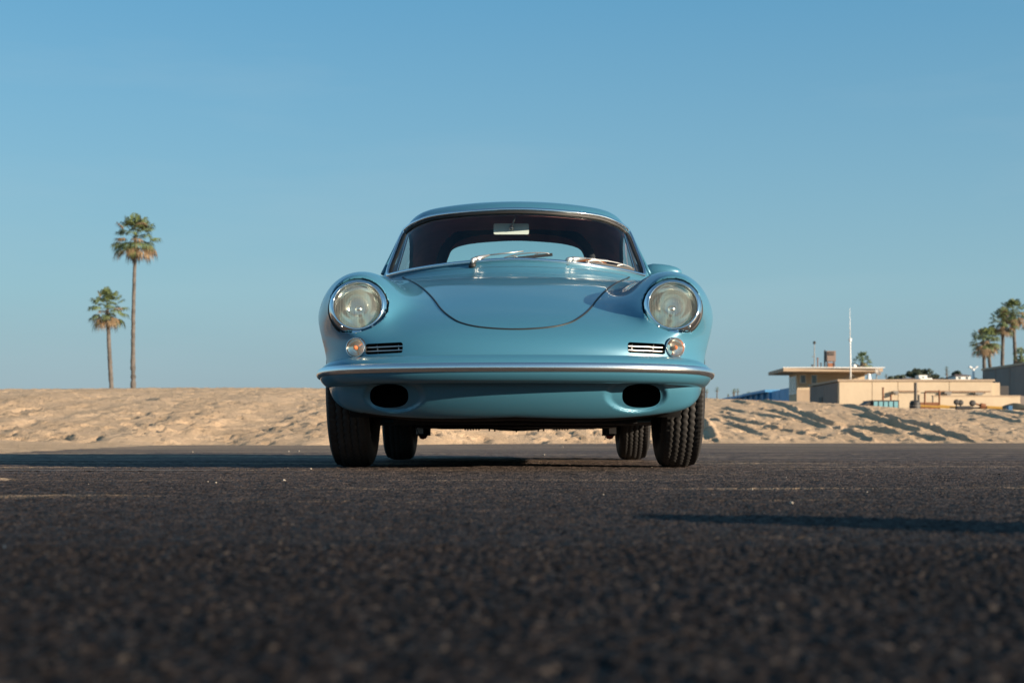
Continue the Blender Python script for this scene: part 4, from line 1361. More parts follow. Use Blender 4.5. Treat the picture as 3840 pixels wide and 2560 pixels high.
# --- big shaded block at the right edge
h3 = empty('grey_block', (43.0, 112, 0.2))
tag(h3, 'large grey-brown windowless block in shade at the right edge', 'building')
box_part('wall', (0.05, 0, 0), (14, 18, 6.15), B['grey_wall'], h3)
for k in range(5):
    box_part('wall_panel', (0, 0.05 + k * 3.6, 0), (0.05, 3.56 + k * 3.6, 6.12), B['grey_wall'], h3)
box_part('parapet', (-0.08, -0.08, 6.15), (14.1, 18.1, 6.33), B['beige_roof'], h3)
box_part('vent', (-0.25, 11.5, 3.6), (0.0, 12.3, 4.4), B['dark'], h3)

# --- lookout room with the wide flat roof
h4 = empty('lookout_house', (23.03, 115, 0.2))
tag(h4, 'tan lookout house with wide flat overhanging roof and corner windows', 'building')
o4 = Vector((23.03, 115, 0.2))
zt = 5.24
box_part('wall', (0.04, 0.02, 0), (5.5, 3.4, zt), B['beige'], h4)
box_part('stair_wall', (0.0, 0.0, 0), (1.6, 0.019, 3.9), B['beige_roof'], h4)
ra, rb = px(2938, 1382, 112), px(3310, 1388, 112.5)
rf = MB()
z0_, z1_ = 5.43 - 0.2, 5.70 - 0.2
xa, xb = ra.x - o4.x, rb.x - o4.x
rf.add([(xa, -3, z0_), (xb, -2.6, z0_), (xb + 0.2, 5, z0_), (xa + 0.1, 4.2, z0_), (xa, -3, z1_), (xb, -2.6, z1_), (xb + 0.2, 5, z1_), (xa + 0.1, 4.2, z1_)],
       [(0, 3, 2, 1), (4, 5, 6, 7), (0, 1, 5, 4), (1, 2, 6, 5), (2, 3, 7, 6), (3, 0, 4, 7)])
roof = rf.build('roof', B['beige_roof'], h4)
MB().box((xa - 0.03, -3.05, z1_), (xb + 0.03, -2.95, z1_ + 0.06)).build('roof_flashing', B['white'], roof)
def fwin(x0, x1, y0, y1):
    a, b = px(x0, y1, 115) - o4, px(x1, y0, 115) - o4
    w = MB().box((a.x, -0.03, a.z), (b.x, 0.018, b.z)).build('window', B['white'], h4)
    MB().box((a.x + 0.05, -0.04, a.z + 0.05), (b.x - 0.05, -0.031, b.z - 0.05)).build('pane', B['window'], w)
    MB().box((a.x - 0.04, -0.08, a.z - 0.07), (b.x + 0.04, -0.02, a.z)).build('sill', B['beige_roof'], w)
fwin(3000, 3022, 1405, 1437); fwin(3042, 3064, 1405, 1438)
for k in range(4):
    y0 = 0.25 + k * 0.75
    w = MB().box((-0.02, y0, 3.55), (0.04, y0 + 0.66, 5.05)).build('window', B['white'], h4)
    MB().box((-0.03, y0 + 0.06, 3.62), (-0.021, y0 + 0.60, 4.98)).build('pane', B['window'], w)

# --- blue storage units running away behind it
for k, (y0, y1) in enumerate(((118.2, 123.4), (123.5, 127.2), (127.3, 140.0), (140.1, 154))):
    u_ = empty('storage_unit', (23.0, y0, 0.2))
    lab = ['blue storage unit nearest the lookout house', 'plain blue storage unit second from the lookout house', 'long blue storage unit with recessed bays and roof lip', 'farthest blue storage unit at the end of the row'][k]
    tag(u_, lab, 'storage unit', 'blue storage units in a row')
    hgt = 4.2 - 0.05 * k
    box_part('shell', (0.25, 0, 0), (5, y1 - y0, hgt), B['blue'], u_)
    if k >= 2:
        box_part('roof_lip', (-0.35, 0, hgt), (5, y1 - y0, hgt + 0.22), B['blue'], u_)
        n = int((y1 - y0) / 3)
        for q in range(n + 1):
            box_part('pier', (0.0, q * (y1 - y0 - 0.4) / n, 0), (0.25, q * (y1 - y0 - 0.4) / n + 0.4, hgt), B['blue'], u_)
        for q in range(n):
            box_part('bay_door', (0.18, q * (y1 - y0 - 0.4) / n + 0.5, 0), (0.249, (q + 1) * (y1 - y0 - 0.4) / n - 0.1, hgt - 0.3), B['dark_blue'], u_)
    else:
        for q in range(2):
            box_part('wall_sheet', (0.21, 0.03 + q * (y1 - y0) / 2, 0), (0.25, (q + 1) * (y1 - y0) / 2 - 0.03, hgt - 0.05), B['blue'], u_)
        box_part('door', (0.17, 0.6, 0), (0.209, 1.7, 3.0), B['dark_blue'], u_)

# --- roof-top things
ant = empty('radio_antenna', px(3190, 1440, 106.5)); ant.location.z = 4.29
tag(ant, 'tall white radio antenna standing on the beige roof', 'antenna')
b0 = Vector(ant.location)
t1, t2 = px(3188, 1274, 106.5) - b0, px(3187, 1154, 106.5) - b0
MB().tube([(0, 0, -0.05), t1], [0.06, 0.05], 10).build('mast', B['white'], ant, smooth=True)
MB().tube([t1, t2], [0.03, 0.015], 8).build('whip', B['white'], ant, smooth=True)
MB().lathe([(0.05, -0.12), (0.12, -0.1), (0.12, 0.1), (0.05, 0.12)], 14, Matrix.Translation(t1)).build('collar', B['white'], ant)
for a in (0.5, 2.4, 4.4):
    MB().tube([t1 * 0.22, (1.2 * math.cos(a), 0.9 * math.sin(a), 0.0)], 0.02, 5).build('guy_wire', B['lamp'], ant)
cb = empty('roof_cabinet', (px(3114, 1379, 116).x, 116, 5.70))
tag(cb, 'brown metal cabinet with louvre on a rusty stand on the lookout roof', 'cabinet')
p0, p1 = px(3099, 1355, 116) - cb.location, px(3131, 1316, 116) - cb.location
box_part('housing', (p0.x, -0.3, p0.z), (p1.x, 0.35, p1.z), B['brown_box'], cb)
box_part('louvre', (p0.x + 0.1, -0.34, p1.z - 0.36), (p1.x - 0.15, -0.301, p1.z - 0.08), B['dark'], cb)
box_part('louvre_slat', (p0.x + 0.1, -0.36, p1.z - 0.24), (p1.x - 0.15, -0.341, p1.z - 0.20), B['brown_box'], cb)
for xx in (p0.x + 0.06, p1.x - 0.10):
    for yy in (-0.22, 0.24):
        box_part('leg', (xx, yy, 0), (xx + 0.05, yy + 0.05, p0.z), B['rust'], cb)
box_part('stand_panel', (p0.x + 0.13, -0.15, 0.0), (p1.x - 0.12, 0.2, p0.z - 0.12), B['orange'], cb)
box_part('ladder_rail', (p0.x - 0.16, -0.12, 0), (p0.x - 0.10, -0.06, p1.z + 0.08), B['dark'], cb)
box_part('ladder_rail', (p0.x - 0.16, 0.12, 0), (p0.x - 0.10, 0.18, p1.z + 0.08), B['dark'], cb)
for k in range(5): box_part('ladder_rung', (p0.x - 0.15, -0.06, 0.2 + 0.26 * k), (p0.x - 0.11, 0.12, 0.24 + 0.26 * k), B['dark'], cb)
ms = empty('camera_mast', (px(3054, 1379, 115).x, 115, 5.70))
tag(ms, 'thin grey mast with a small camera on the lookout roof', 'mast')
tp_ = px(3054, 1286, 115).z - 5.70
MB().tube([(0, 0, 0), (0, 0, tp_)], [0.05, 0.03], 8).build('pole', B['lamp'], ms)
MB().lathe([(0.02, -0.1), (0.11, -0.05), (0.12, 0.08), (0.05, 0.16)], 10, Matrix.Translation((0, 0, tp_))).build('camera_head', B['dark'], ms)
MB().tube([(-0.22, 0, tp_ * 0.48), (0, 0, tp_ * 0.5)], 0.025, 5).build('arm', B['lamp'], ms)
for k, (xx, yt, lab) in enumerate(((3066, 1345, 'short rusty vent pipe right of the camera mast'), (3046, 1370, 'stubby dark vent pipe left of the camera mast'), (3079, 1364, 'thin dark vent pipe nearest the brown roof cabinet'))):
    v = empty('vent_pipe', (px(xx, 1379, 115).x, 115, 5.70)); tag(v, lab, 'vent pipe', 'vent pipes on the lookout roof')
    hh = px(xx, yt, 115).z - 5.70
    MB().tube([(0, 0, 0), (0, 0, hh)], 0.045, 8).build('pipe', B['rust'] if k == 0 else B['dark'], v)
    MB().tube([(0, 0, hh), (0, 0, hh + 0.08)], 0.085, 8).build('cap', B['rust'] if k == 0 else B['dark'], v)
dome = empty('roof_vent', (px(3203, 1379, 114).x, 114, 5.70)); tag(dome, 'small white dome vent on the lookout roof beside the palm', 'vent')
MB().lathe([(0.10, 0), (0.10, 0.1), (0.2, 0.14), (0.19, 0.27), (0.1, 0.37), (0.001, 0.4)], 14).build('dome', B['white'], dome, smooth=True)
MB().lathe([(0.14, 0), (0.14, 0.05)], 12).build('base', B['lamp'], dome)
gd = empty('gas_cylinder_stack', (px(3258, 1427, 106).x, 106, 4.29)); tag(gd, 'white ribbed exhaust stack on the beige roof', 'exhaust stack')
MB().lathe([(0.20, 0), (0.20, 0.1), (0.17, 0.18), (0.17, 0.42), (0.12, 0.5), (0.15, 0.56), (0.15, 0.66), (0.001, 0.7)], 14).build('stack', B['white'], gd, smooth=True)
gd.name = 'exhaust_stack'
MB().lathe([(0.34, 0), (0.34, 0.05)], 14).build('base', B['lamp'], gd)
ds = empty('satellite_dish', (px(3287, 1427, 106).x, 106, 4.29)); tag(ds, 'small grey satellite dish on the beige roof', 'satellite dish')
MB().tube([(0, 0, 0), (0, 0, 0.6)], 0.04, 6).build('post', B['lamp'], ds)
MB().lathe([(0.001, 0), (0.15, 0.03), (0.26, 0.10), (0.30, 0.16), (0.27, 0.12), (0.15, 0.05), (0.001, 0.02)], 18, Matrix.Translation((0, 0, 0.75)) @ Matrix.Rotation(math.radians(60), 4, 'X') @ Matrix.Rotation(0.5, 4, 'Y')).build('dish', B['lamp'], ds, smooth=True)
# rooftop plant box near the middle of the beige roof
rp = empty('rooftop_hut', (px(3460, 1435, 103).x, 103, 4.29)); tag(rp, 'white flared rooftop hut on the beige roof', 'hut')
w1, w2_ = px(3484, 0, 103).x - px(3436, 0, 103).x, px(3487, 0, 103).x - px(3440, 0, 103).x
MB().add([(-0.33, -0.4, 0), (0.25, -0.4, 0), (0.25, 0.5, 0), (-0.33, 0.5, 0), (-0.42, -0.5, 0.42), (0.17, -0.5, 0.42), (0.17, 0.5, 0.42), (-0.42, 0.5, 0.42)], [(0, 3, 2, 1), (4, 5, 6, 7), (0, 1, 5, 4), (1, 2, 6, 5), (2, 3, 7, 6), (3, 0, 4, 7)]).build('cabin', B['white'], rp)
MB().box((-0.33, -0.62, 0), (0.52, -0.42, 0.2)).build('deck_rail', B['white'], rp)
MB().box((-0.18, -0.47, 0.2), (-0.02, -0.445, 0.32)).build('window', B['window'], rp)

# --- twin-arm lamp post
lp = empty('lamp_post', (px(3650, 1437, 130).x, 130, 0.5)); tag(lp, 'white twin-arm lamp post behind the beige roof', 'lamp post')
tz = px(3650, 1381, 130).z - 0.5
MB().tube([(0, 0, 0), (0, 0, tz)], [0.16, 0.11], 10).build('pole', B['white'], lp, smooth=True)
for s in (-1, 1):
    MB().tube([(0, 0, tz - 0.05), (s * 0.25, 0, tz + 0.02)], 0.05, 6).build('arm', B['white'], lp)
    MB().add([(s * 0.15, -0.2, tz), (s * 0.40, -0.2, tz + 0.10), (s * 0.40, 0.2, tz + 0.10), (s * 0.15, 0.2, tz), (s * 0.15, -0.16, tz + 0.12), (s * 0.36, -0.16, tz + 0.22), (s * 0.36, 0.16, tz + 0.22), (s * 0.15, 0.16, tz + 0.12)],
             [(0, 3, 2, 1), (4, 5, 6, 7), (0, 1, 5, 4), (1, 2, 6, 5), (2, 3, 7, 6), (3, 0, 4, 7)]).build('lamp_head', B['white'], lp)

# --- equipment at the top of the bank
cr = empty('panel_crate', px(3273, 1530, 78)); tag(cr, 'teal-panelled dark steel container half sunk behind the sand crest', 'container')
o = Vector(cr.location)
a, b = px(3273, 1530, 78) - o, px(3372, 1500, 78) - o
box_part('frame', (a.x, 0.03, -0.4), (b.x, 2.2, b.z), B['dark'], cr)
n = 5
for k in range(n):
    xa_ = a.x + 0.03 + (b.x - 0.06 - a.x) * k / n
    box_part('panel', (xa_ + 0.03, -0.01, -0.3), (xa_ + (b.x - a.x) / n - 0.05, 0.029, b.z - 0.07), B['teal'], cr)
MB().add([(a.x - 0.65, 0.1, 0.1), (a.x, 0.1, b.z * 0.25), (a.x, 0.1, b.z), (a.x - 0.65, 1.5, 0.1), (a.x, 1.5, b.z * 0.25), (a.x, 1.5, b.z)], [(0, 1, 2), (3, 5, 4), (0, 2, 5, 3), (0, 3, 4, 1)]).build('ramp', B['dark'], cr)
def post(name, x, y0, y1, Y, r, mat, label):
    p = px(x, y1, Y); t = empty(name, (p.x, p.y, 0.9)); tag(t, label, 'post', 'steel posts along the sand crest')
    zt_ = px(x, y0, Y).z - 0.9
    MB().tube([(0, 0, 0), (0, 0, zt_)], r, 8).build('shaft', mat, t)
    MB().tube([(0, 0, zt_), (0, 0, zt_ + 0.03)], r * 1.25, 8).build('cap', mat, t)
post('steel_post', 3311, 1454, 1520, 84, 0.055, B['rust'], 'rusty brown post rising behind the teal-panelled container')
post('steel_post', 3341, 1480, 1520, 84, 0.05, B['rust'], 'short rusty post between two taller posts')
post('steel_post', 3433, 1436, 1525, 84, 0.09, B['dark'], 'tallest dark post in front of the beige wall')
post('steel_post', 3445, 1482, 1525, 80, 0.06, B['dark'], 'short dark post beside the black drum')
fr_ = empty('goal_frame', px(3495, 1530, 80)); tag(fr_, 'rusty goalpost-shaped steel frame with mesh lower half', 'frame')
o = Vector(fr_.location)
q = [px(3468, 1535, 80) - o, px(3468, 1472, 80) - o, px(3472, 1467, 80) - o, px(3522, 1467, 80) - o, px(3523, 1535, 80) - o]
MB().tube(q[:3], 0.05, 6).build('upright', B['rust'], fr_); MB().tube([q[3] + Vector((0, 0, 0.07)), q[4]], 0.05, 6).build('upright', B['rust'], fr_); MB().tube(q[2:4], 0.04, 6).build('crossbar', B['rust'], fr_)
pa_, pb_ = px(3446, 1525, 80) - o, px(3520, 1508, 80) - o
MB().box((pa_.x, -0.03, pa_.z - 0.2), (pb_.x, 0.03, pb_.z)).build('lower_board', B['rust'], fr_)
dr = empty('black_drum', px(3431, 1535, 79)); tag(dr, 'upright black drum at the foot of the tallest post', 'drum')
MB().lathe([(0.001, 0.5), (0.20, 0.5), (0.27, 0.42), (0.30, 0.3), (0.28, 0.24), (0.30, 0.18), (0.30, -0.2)], 18).build('barrel', B['dark'], dr, smooth=True)
MB().lathe([(0.305, 0.19), (0.315, 0.21), (0.305, 0.23)], 18).build('hoop', B['lamp'], dr)
# yellow trailer beam with wheels
tr = empty('yellow_trailer', px(3620, 1530, 80)); tag(tr, 'long yellow beach trailer with round black wheels lying behind the crest', 'trailer')
o = Vector(tr.location)
def beam(x0, y0, x1, y1, th, mat, name='beam', dy=0.0):
    p, q = px(x0, y0, 80) - o, px(x1, y1, 80) - o
    MB().tube([p + Vector((0, dy, 0)), q + Vector((0, dy, 0))], th, 6).build(name, mat, tr)
beam(3448, 1521, 3560, 1527, 0.07, B['yellow']); beam(3520, 1519, 3590, 1526, 0.05, B['yellow'])
beam(3585, 1531, 3640, 1531, 0.16, B['dark'], 'deck'); beam(3560, 1527, 3700, 1530, 0.06, B['dark'], 'deck')
beam(3700, 1526, 3757, 1529, 0.09, B['yellow']); beam(3655, 1512, 3700, 1528, 0.05, B['rust'], 'brace')
beam(3676, 1520, 3694, 1524, 0.17, B['rust'], 'hitch')
for xx, yy, rr_ in ((3587, 1507, 0.155), (3602, 1509, 0.155), (3647, 1511, 0.17)):
    p = px(xx, yy, 80) - o
    w = MB().lathe([(0.001, -0.08), (0.06, -0.08), (rr_ * 0.7, -0.1), (rr_, -0.06), (rr_, 0.06), (rr_ * 0.7, 0.1), (0.001, 0.08)], 18, Matrix.Translation(p) @ Matrix.Rotation(math.pi / 2, 4, 'X')).build('wheel', B['dark'], tr, smooth=True)
    MB().tube([p, p + Vector((0, 0.05, -0.35))], 0.035, 6).build('wheel_stay', B['dark'], tr)
bn = empty('blue_bin', px(3785, 1536, 80)); tag(bn, 'dark blue bin at the right end of the yellow trailer', 'bin')
MB().box((-0.11, -0.2, -0.2), (0.11, 0.2, 0.24)).build('tub', B['dark_blue'], bn); MB().box((-0.13, -0.22, 0.24), (0.13, 0.22, 0.29)).build('lid', B['dark'], bn)
mo = empty('sand_mound', px(3800, 1535, 86)); 
xs_ = np.linspace(-1.8, 1.8, 25); ys_ = np.linspace(-1.2, 1.2, 15)
V_, F_ = grid_patch(xs_, ys_, lambda X, Y: 0.42 * np.exp(-(X / 0.9)**2 - (Y / 0.7)**2) + 0.05 * fbm(X * 3, Y * 3, 3, 5) - 0.12)
bpy.data.objects.remove(mo)
o_ = link_mesh('tarp_mound', mesh_np('tarp_mound', V_, F_), pmat('dark_green_tarp', (0.05, 0.05, 0.035), 0.8, var=0.3, vscale=3), None, px(3806, 1530, 86))
tag(o_, 'low mound under a dark tarpaulin near the right edge', 'tarp mound')

# --- palms
def frond(mb, base, az, el, length, fan, droop, rg, nb=15):
    d = Vector((math.cos(az) * math.cos(el), math.sin(az) * math.cos(el), math.sin(el)))
    # petiole
    mid = base + d * length * 0.55
    tip = mid + Vector((d.x, d.y, d.z - droop * 0.5)).normalized() * length * 0.15
    sidev = d.cross(Vector((0, 0, 1)))
    if sidev.length < 0.05: sidev = Vector((1, 0, 0))
    sidev.normalize()
    w = 0.028
    mb.add([base - sidev * w, base + sidev * w, tip + sidev * w * 0.6, tip - sidev * w * 0.6], [(0, 1, 2, 3)])
    dd = (tip - mid).normalized(); upv = sidev.cross(dd).normalized()
    for k in range(nb):
        a = (k / (nb - 1) - 0.5) * math.radians(190) + rg.uniform(-0.05, 0.05)
        v = dd * math.cos(a) + sidev * math.sin(a) + upv * (-0.12 * abs(math.sin(a)))
        v.normalize()
        ln = fan * (0.75 + 0.25 * math.cos(a)) * rg.uniform(0.85, 1.1)
        p1 = tip + v * ln * 0.6
        p2 = tip + v * ln * 0.85 + Vector((0, 0, -ln * (0.18 + droop * 0.45)))
        pw = v.cross(upv).normalized() * fan * 0.055
        mb.add([tip, p1 - pw, p2, p1 + pw], [(0, 1, 2, 3)])
def palm(label, base, top, R, rg_seed, n=34, trunk_r=0.22, skirt=12, lean=None, group='palms', cat='palm tree', nb=15):
    rg = random.Random(rg_seed)
    base = Vector(base); top = Vector(top)
    t = empty('palm_tree', base); tag(t, label, cat, group)
    H = top - base
    pts, rs = [], []
    bend = Vector((rg.uniform(-1, 1), rg.uniform(-1, 1), 0)) * H.length * 0.018
    ns = 64
    for i in range(ns + 1):
        u_ = i / ns
        pts.append(H * u_ + bend * math.sin(u_ * math.pi) + Vector((rg.uniform(-1, 1), rg.uniform(-1, 1), 0)) * trunk_r * 0.06)
        rs.append(trunk_r * (1.15 - 0.45 * u_ + (0.22 if u_ < 0.07 else 0)) * (rg.uniform(0.82, 1.28) if u_ < 0.42 else rg.uniform(0.95, 1.06)))
    MB().tube(pts, rs, 9).build('trunk', B['trunk'], t, smooth=True)
    gm, om = MB(), MB()
    tot = int(n * 1.35) + skirt // 2
    for k in range(tot):
        u_ = k / tot
        el = math.radians(84 - 128 * u_**0.85) + rg.uniform(-0.16, 0.16)
        az = k * 2.39996 + rg.uniform(-0.35, 0.35)
        dry = rg.random() < (0.04 if u_ < 0.45 else 0.32 if u_ < 0.75 else 0.62)
        frond(om if dry else gm, H + Vector((0, 0, R * (0.06 - 0.24 * u_ + rg.uniform(-0.05, 0.05)))), az, el, R * rg.uniform(0.75, 1.12), R * rg.uniform(0.38, 0.54), 0.15 + 0.55 * u_ + rg.uniform(0.0, 0.2), rg, nb)
    gm.build('crown', B['frond'], t); om.build('dry_fronds', B['frond_old'], t)
    return t
def palm_px(label, xb, yb, xt, yt, Y, zbase, Rpx, seed, **kw):
    b = px(xb, yb, Y); tpt = px(xt, yt, Y)
    b = Vector((b.x + (b.x - tpt.x) * (b.z - zbase) / max(tpt.z - b.z, 0.1) * 0.5, Y, zbase))
    return palm(label, b, tpt, Rpx * Y / F, seed, **kw)
gl = 'palms standing on the sand at the left'
palm_px('tall slender palm, the taller of the two on the left skyline', 503, 1455, 509, 892, 130, 0.8, 90, 3, trunk_r=0.20, n=40, skirt=16, group=gl)
palm_px('shorter palm with ragged crown, left of the tall palm', 424, 1455, 403, 1160, 130, 0.8, 78, 8, trunk_r=0.22, n=34, skirt=10, group=gl)
gr_ = 'palms behind the grey block at the right'
palm_px('left palm of the low leaning pair at the right', 3694, 1378, 3688, 1282, 160, 0.5, 55, 12, trunk_r=0.24, n=34, group=gr_)
palm_px('right palm of the low leaning pair, trunk tilting right', 3722, 1378, 3705, 1278, 164, 0.5, 55, 13, trunk_r=0.24, n=34, group=gr_)
palm_px('left palm of the tall pair at the right edge', 3767, 1370, 3763, 1208, 168, 0.5, 56, 14, trunk_r=0.25, n=36, skirt=20, group=gr_)
palm_px('tallest palm of the group at the right edge', 3797, 1362, 3797, 1172, 172, 0.5, 56, 15, trunk_r=0.25, n=36, skirt=22, group=gr_)
palm_px('bushy palm half cut by the right picture edge', 3828, 1400, 3828, 1335, 150, 0.5, 34, 16, trunk_r=0.2, n=30, skirt=4, group=gr_)
palm_px('palm cut by the right picture edge, highest up', 3860, 1362, 3858, 1205, 180, 0.5, 34, 17, trunk_r=0.2, n=26, skirt=4, group=gr_)
palm_px('single green palm rising behind the flat lookout roof', 3232, 1420, 3233, 1358, 128, 0.5, 42, 21, trunk_r=0.22, n=30, skirt=4, group='palm behind the lookout house')
gd_ = 'tiny distant palms along the skyline'
for k, (xx, yy, rp_, lab) in enumerate(((2650, 1466, 9, 'tiny distant palm nearest the car'), (2689, 1460, 11, 'tiny distant palm second from the car'), (2750, 1468, 8, 'tiny low palm left in the distant cluster'), (2755, 1464, 9, 'tiny bushy palm in the middle of the distant cluster'), (2767, 1464, 9, 'tiny palm right in the distant cluster'), (2731, 1482, 7, 'tiny stunted palm before the distant cluster'), (2807, 1475, 9, 'tiny palm peeking over the blue storage units'),
        (3484, 1399, 9, 'thin far palm on the hill left of the round tree'), (3549, 1381, 9, 'tall thin far palm alone on the hill'), (3552, 1398, 11, 'shaggy far palm below the thin one on the hill'), (3395, 1410, 7, 'far palm left of the big dark hill tree'), (3323, 1408, 8, 'far palm at the left foot of the hill'))):
    Yd = 420 + 13 * k
    zb = 2.0 if xx < 3000 else 9.0
    palm_px(lab, xx, yy + 30, xx, yy, Yd, zb, rp_, 40 + k, trunk_r=0.22, n=18, skirt=8, group=gd_ if xx < 3000 else 'far palms on the hill', nb=7)

# --- low hill with trees and houses far behind
hx = np.linspace(95, 260, 40); hy = np.linspace(380, 620, 30)
V_, F_ = grid_patch(hx, hy, lambda X, Y: 20.5 * sstep(118, 140, X * 520 / Y) * sstep(385, 470, Y) + 1.5 * (fbm(X / 20, Y / 20, 3, 3) - 0.5) - 0.5)
hill = link_mesh('hill', mesh_np('hill', V_, F_), pmat('hill_scrub', (0.075, 0.075, 0.055), 0.95, var=0.4, vscale=0.06))
tag(hill, 'low dark scrub hill far behind the buildings', kind='structure')
def leaf_crown(rg, R, n, squash=0.75, leaf=0.16):
    mb = MB()
    lobes = [(Vector((rg.gauss(0, 0.42), rg.gauss(0, 0.42), rg.uniform(-0.25, 0.45))) * R, rg.uniform(0.35, 0.6) * R) for _ in range(9)]
    for k in range(n):
        c, r = rg.choice(lobes)
        v = Vector((rg.gauss(0, 1), rg.gauss(0, 1), rg.gauss(0, 1))).normalized()
        p = c + v * r * rg.uniform(0.6, 1.05); p.z *= squash
        a = Vector((rg.gauss(0, 1), rg.gauss(0, 1), rg.gauss(0, 1))).normalized() * R * leaf
        b = a.cross(v).normalized() * R * leaf * 0.6
        mb.add([p - a, p + b, p + a, p - b], [(0, 1, 2, 3)])
    return mb
def hill_tree(label, xx, yy, rpx, Y, seed, squash=0.8):
    rg = random.Random(seed)
    c = px(xx, yy, Y); R = 1.35 * rpx * Y / F
    t = empty('hill_tree', (c.x, c.y, c.z - R * 1.6)); tag(t, label, 'tree', 'dark trees on the far hill')
    MB().tube([(0, 0, -1), (0, 0, R * 0.9), (R * 0.1, 0, R * 1.4)], [R * 0.13, R * 0.09, R * 0.05], 7).build('trunk', B['trunk'], t)
    o = leaf_crown(rg, R, 600, squash).build('crown', B['tree'], t); o.location = (0, 0, R * 1.6)
ti = 0
for xx, yy, rp_, lab in ((3335, 1422, 14, 'dark tree at the left end of the hill'), (3352, 1425, 12, 'small dark tree second from the left on the hill'), (3376, 1418, 15, 'rounded dark tree left of the tall clump'), (3420, 1405, 22, 'left half of the biggest dark hill clump'), (3448, 1402, 22, 'right half of the biggest dark hill clump'), (3462, 1420, 15, 'dark tree just behind the white rooftop hut'), (3508, 1415, 16, 'cone-topped dark tree in the middle of the hill'), (3496, 1428, 14, 'low dark bush tree in the middle of the hill'), (3530, 1428, 14, 'low dark bush tree left of the thin far palms'), (3586, 1402, 16, 'dark tree behind the white hillside house'), (3612, 1433, 15, 'green bush before the white hillside house'), (3665, 1428, 12, 'dark bush right of the lamp post'), (3565, 1430, 12, 'dark bush left of the white hillside house')):
    hill_tree(lab, xx, yy, rp_, 480 + 9 * ti, 70 + ti); ti += 1
def hill_house(label, x0, x1, y0, y1, Y, roofmat, wallmat, seed):
    a, b = px(x0, y1, Y), px(x1, y0, Y)
    t = empty('hill_house', (a.x, Y, a.z)); tag(t, label, 'house', 'houses on the far hill')
    w, h = b.x - a.x, b.z - a.z
    MB().box((0, 0, -2), (w, 8, h * 0.7)).build('wall', wallmat, t)
    MB().add([(-0.4, -0.6, h * 0.7), (w + 0.4, -0.6, h * 0.7), (w + 0.4, 8.6, h * 0.7), (-0.4, 8.6, h * 0.7), (w * 0.12, 3.5, h), (w * 0.88, 3.5, h)], [(0, 1, 5, 4), (1, 2, 5), (2, 3, 4, 5), (3, 0, 4), (0, 3, 2, 1)]).build('roof', roofmat, t)
    n = max(2, int(w / 1.8))
    for k in range(n):
        xx = w * (k + 0.5) / n
        MB().box((xx - 0.4, -0.06, h * 0.18), (xx + 0.4, 0.0, h * 0.5)).build('window', B['window'], t)
hill_house('white hillside house with dark hipped roof', 3585, 3640, 1402, 1424, 455, B['red_roof'], B['white'], 1)
hill_house('small white hillside house lower and right of the hipped one', 3625, 3652, 1420, 1434, 440, B['white'], B['white'], 2)
hill_house('bluish grey house at the left of the white hillside house', 3570, 3588, 1411, 1423, 470, B['red_roof'], B['grey_wall'], 3)
hill_house('tan house in front of the dark hill clump', 3388, 3436, 1415, 1436, 460, B['red_roof'], B['beige_roof'], 4)
hill_house('tan house low among the bushes at mid hill', 3505, 3560, 1418, 1436, 462, B['red_roof'], B['beige_roof'], 5)

# ------------------------------------------------------------------ small things on the asphalt
# pile of blown sand at the left edge
p = px(30, 1798, 3.95)
V_, F_ = grid_patch(np.linspace(-0.45, 0.30, 90), np.linspace(-0.10, 0.14, 40), lambda X, Y: (0.026 * np.exp(-((X + 0.22) / 0.16)**2 - (Y / 0.06)**2) * (0.2 + 1.3 * fbm(X * 26, Y * 26, 4, 5)) + 0.004 * np.exp(-((X + 0.18) / 0.20)**2 - (Y / 0.08)**2) - 0.0035))
o_ = link_mesh('sand_pile', mesh_np('sand_pile', V_, F_), M['sand'], None, (p.x, p.y, 0.0015))
tag(o_, 'small crumbly pile of sand on the asphalt at the left edge', 'sand pile')
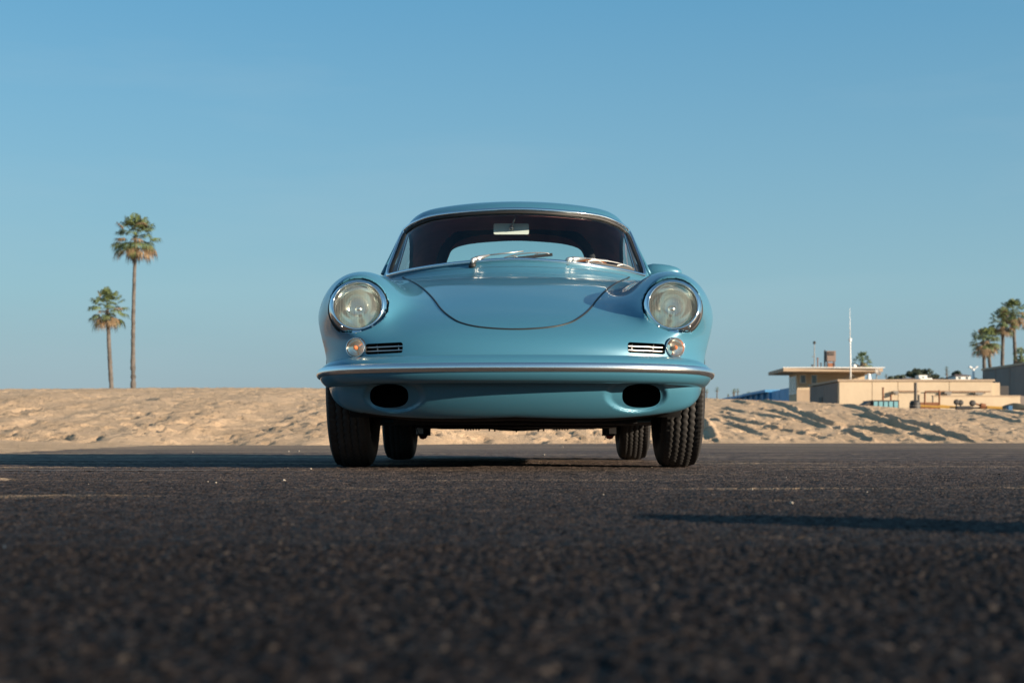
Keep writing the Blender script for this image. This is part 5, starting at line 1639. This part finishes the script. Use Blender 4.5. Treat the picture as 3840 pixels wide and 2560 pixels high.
# grit, shell fragments and pebbles
rg = random.Random(5)
mb = MB()
def pebble(x, y, r):
    c = Vector((x, y, r * 0.4))
    vs = [c + Vector((r * rg.uniform(0.7, 1.2), 0, 0)), c + Vector((-r * rg.uniform(0.7, 1.2), 0, 0)), c + Vector((0, r * rg.uniform(0.7, 1.2), 0)), c + Vector((0, -r * rg.uniform(0.7, 1.2), 0)), c + Vector((0, 0, r * rg.uniform(0.4, 0.8))), c + Vector((0, 0, -r * 0.5))]
    mb.add(vs, [(0, 2, 4), (2, 1, 4), (1, 3, 4), (3, 0, 4), (2, 0, 5), (1, 2, 5), (3, 1, 5), (0, 3, 5)])
for xx, yy, r in ((2968, 1889, 0.0045), (1064, 1804, 0.006), (809, 1811, 0.004), (2820, 1836, 0.003), (1165, 1760, 0.006), (722, 1696, 0.012), (1120, 1693, 0.012), (1082, 1694, 0.010), (202, 1687, 0.012), (1980, 1664, 0.03), (2340, 1676, 0.015), (2040, 1707, 0.012), (2110, 1678, 0.015)):
    Yp = F * CH / max(yy - HZ, 15)
    pebble((xx - 1920) * Yp / F, Yp, r)
for k in range(110):
    Yp = rg.uniform(2.6, 24)
    pebble(rg.uniform(-0.38, 0.38) * Yp, Yp, rg.uniform(0.0008, 0.0022) * (1 + Yp * 0.06))
o_ = mb.build('grit', pmat('pale_shell_grit', (0.38, 0.33, 0.27), 0.85))
tag(o_, 'scattered pale pebbles and shell grit on the asphalt', kind='stuff')
# faded parking lines
lm = pmat('faded_line_paint', (0.30, 0.27, 0.23), 0.85, var=0.5, vscale=9)
for (x0, x1, y, th, lab) in ((-3.2, -1.05, 4.98, 0.05, 'thin worn pale line on the asphalt left of the car'), (-6.0, -1.9, 7.1, 0.05, 'thin worn pale line inside the car shadow'), (4.1, 12.0, 26.0, 0.30, 'far pale line on the asphalt at the right'), (2.5, 5.4, 24.0, 0.35, 'far pale streak right of the car')):
    xs_ = np.linspace(x0, x1, 60)
    wv = th * (0.35 + 0.65 * fbm(xs_ * 5, xs_ * 0, 3, 9))
    V_ = np.concatenate([np.stack([xs_, y - wv / 2, xs_ * 0 + 0.0045], 1), np.stack([xs_, y + wv / 2, xs_ * 0 + 0.0045], 1)])
    i = np.arange(59)
    F_ = np.stack([i, i + 1, i + 61, i + 60], 1)
    o_ = link_mesh('parking_line', mesh_np('parking_line', V_, F_), lm)
    tag(o_, lab, 'parking line', 'worn lines on the asphalt')
# made-up unseen post, added beside the camera to throw the foreground shadow
bl = empty('unseen_shadow_post', (1.84, 1.08, 0)); tag(bl, 'unseen squat concrete post beyond the right picture edge, added to cast the foreground shadow', 'shadow caster')
MB().lathe([(0.001, 0.44), (0.07, 0.435), (0.105, 0.41), (0.125, 0.35), (0.13, 0.0)], 28).build('post', pmat('concrete', (0.35, 0.33, 0.30), 0.9, var=0.2, vscale=6), bl, smooth=True)
MB().lathe([(0.13, 0.05), (0.155, 0.05), (0.155, 0.0)], 28).build('base_ring', pmat('concrete_base', (0.28, 0.26, 0.24), 0.9), bl, smooth=True)
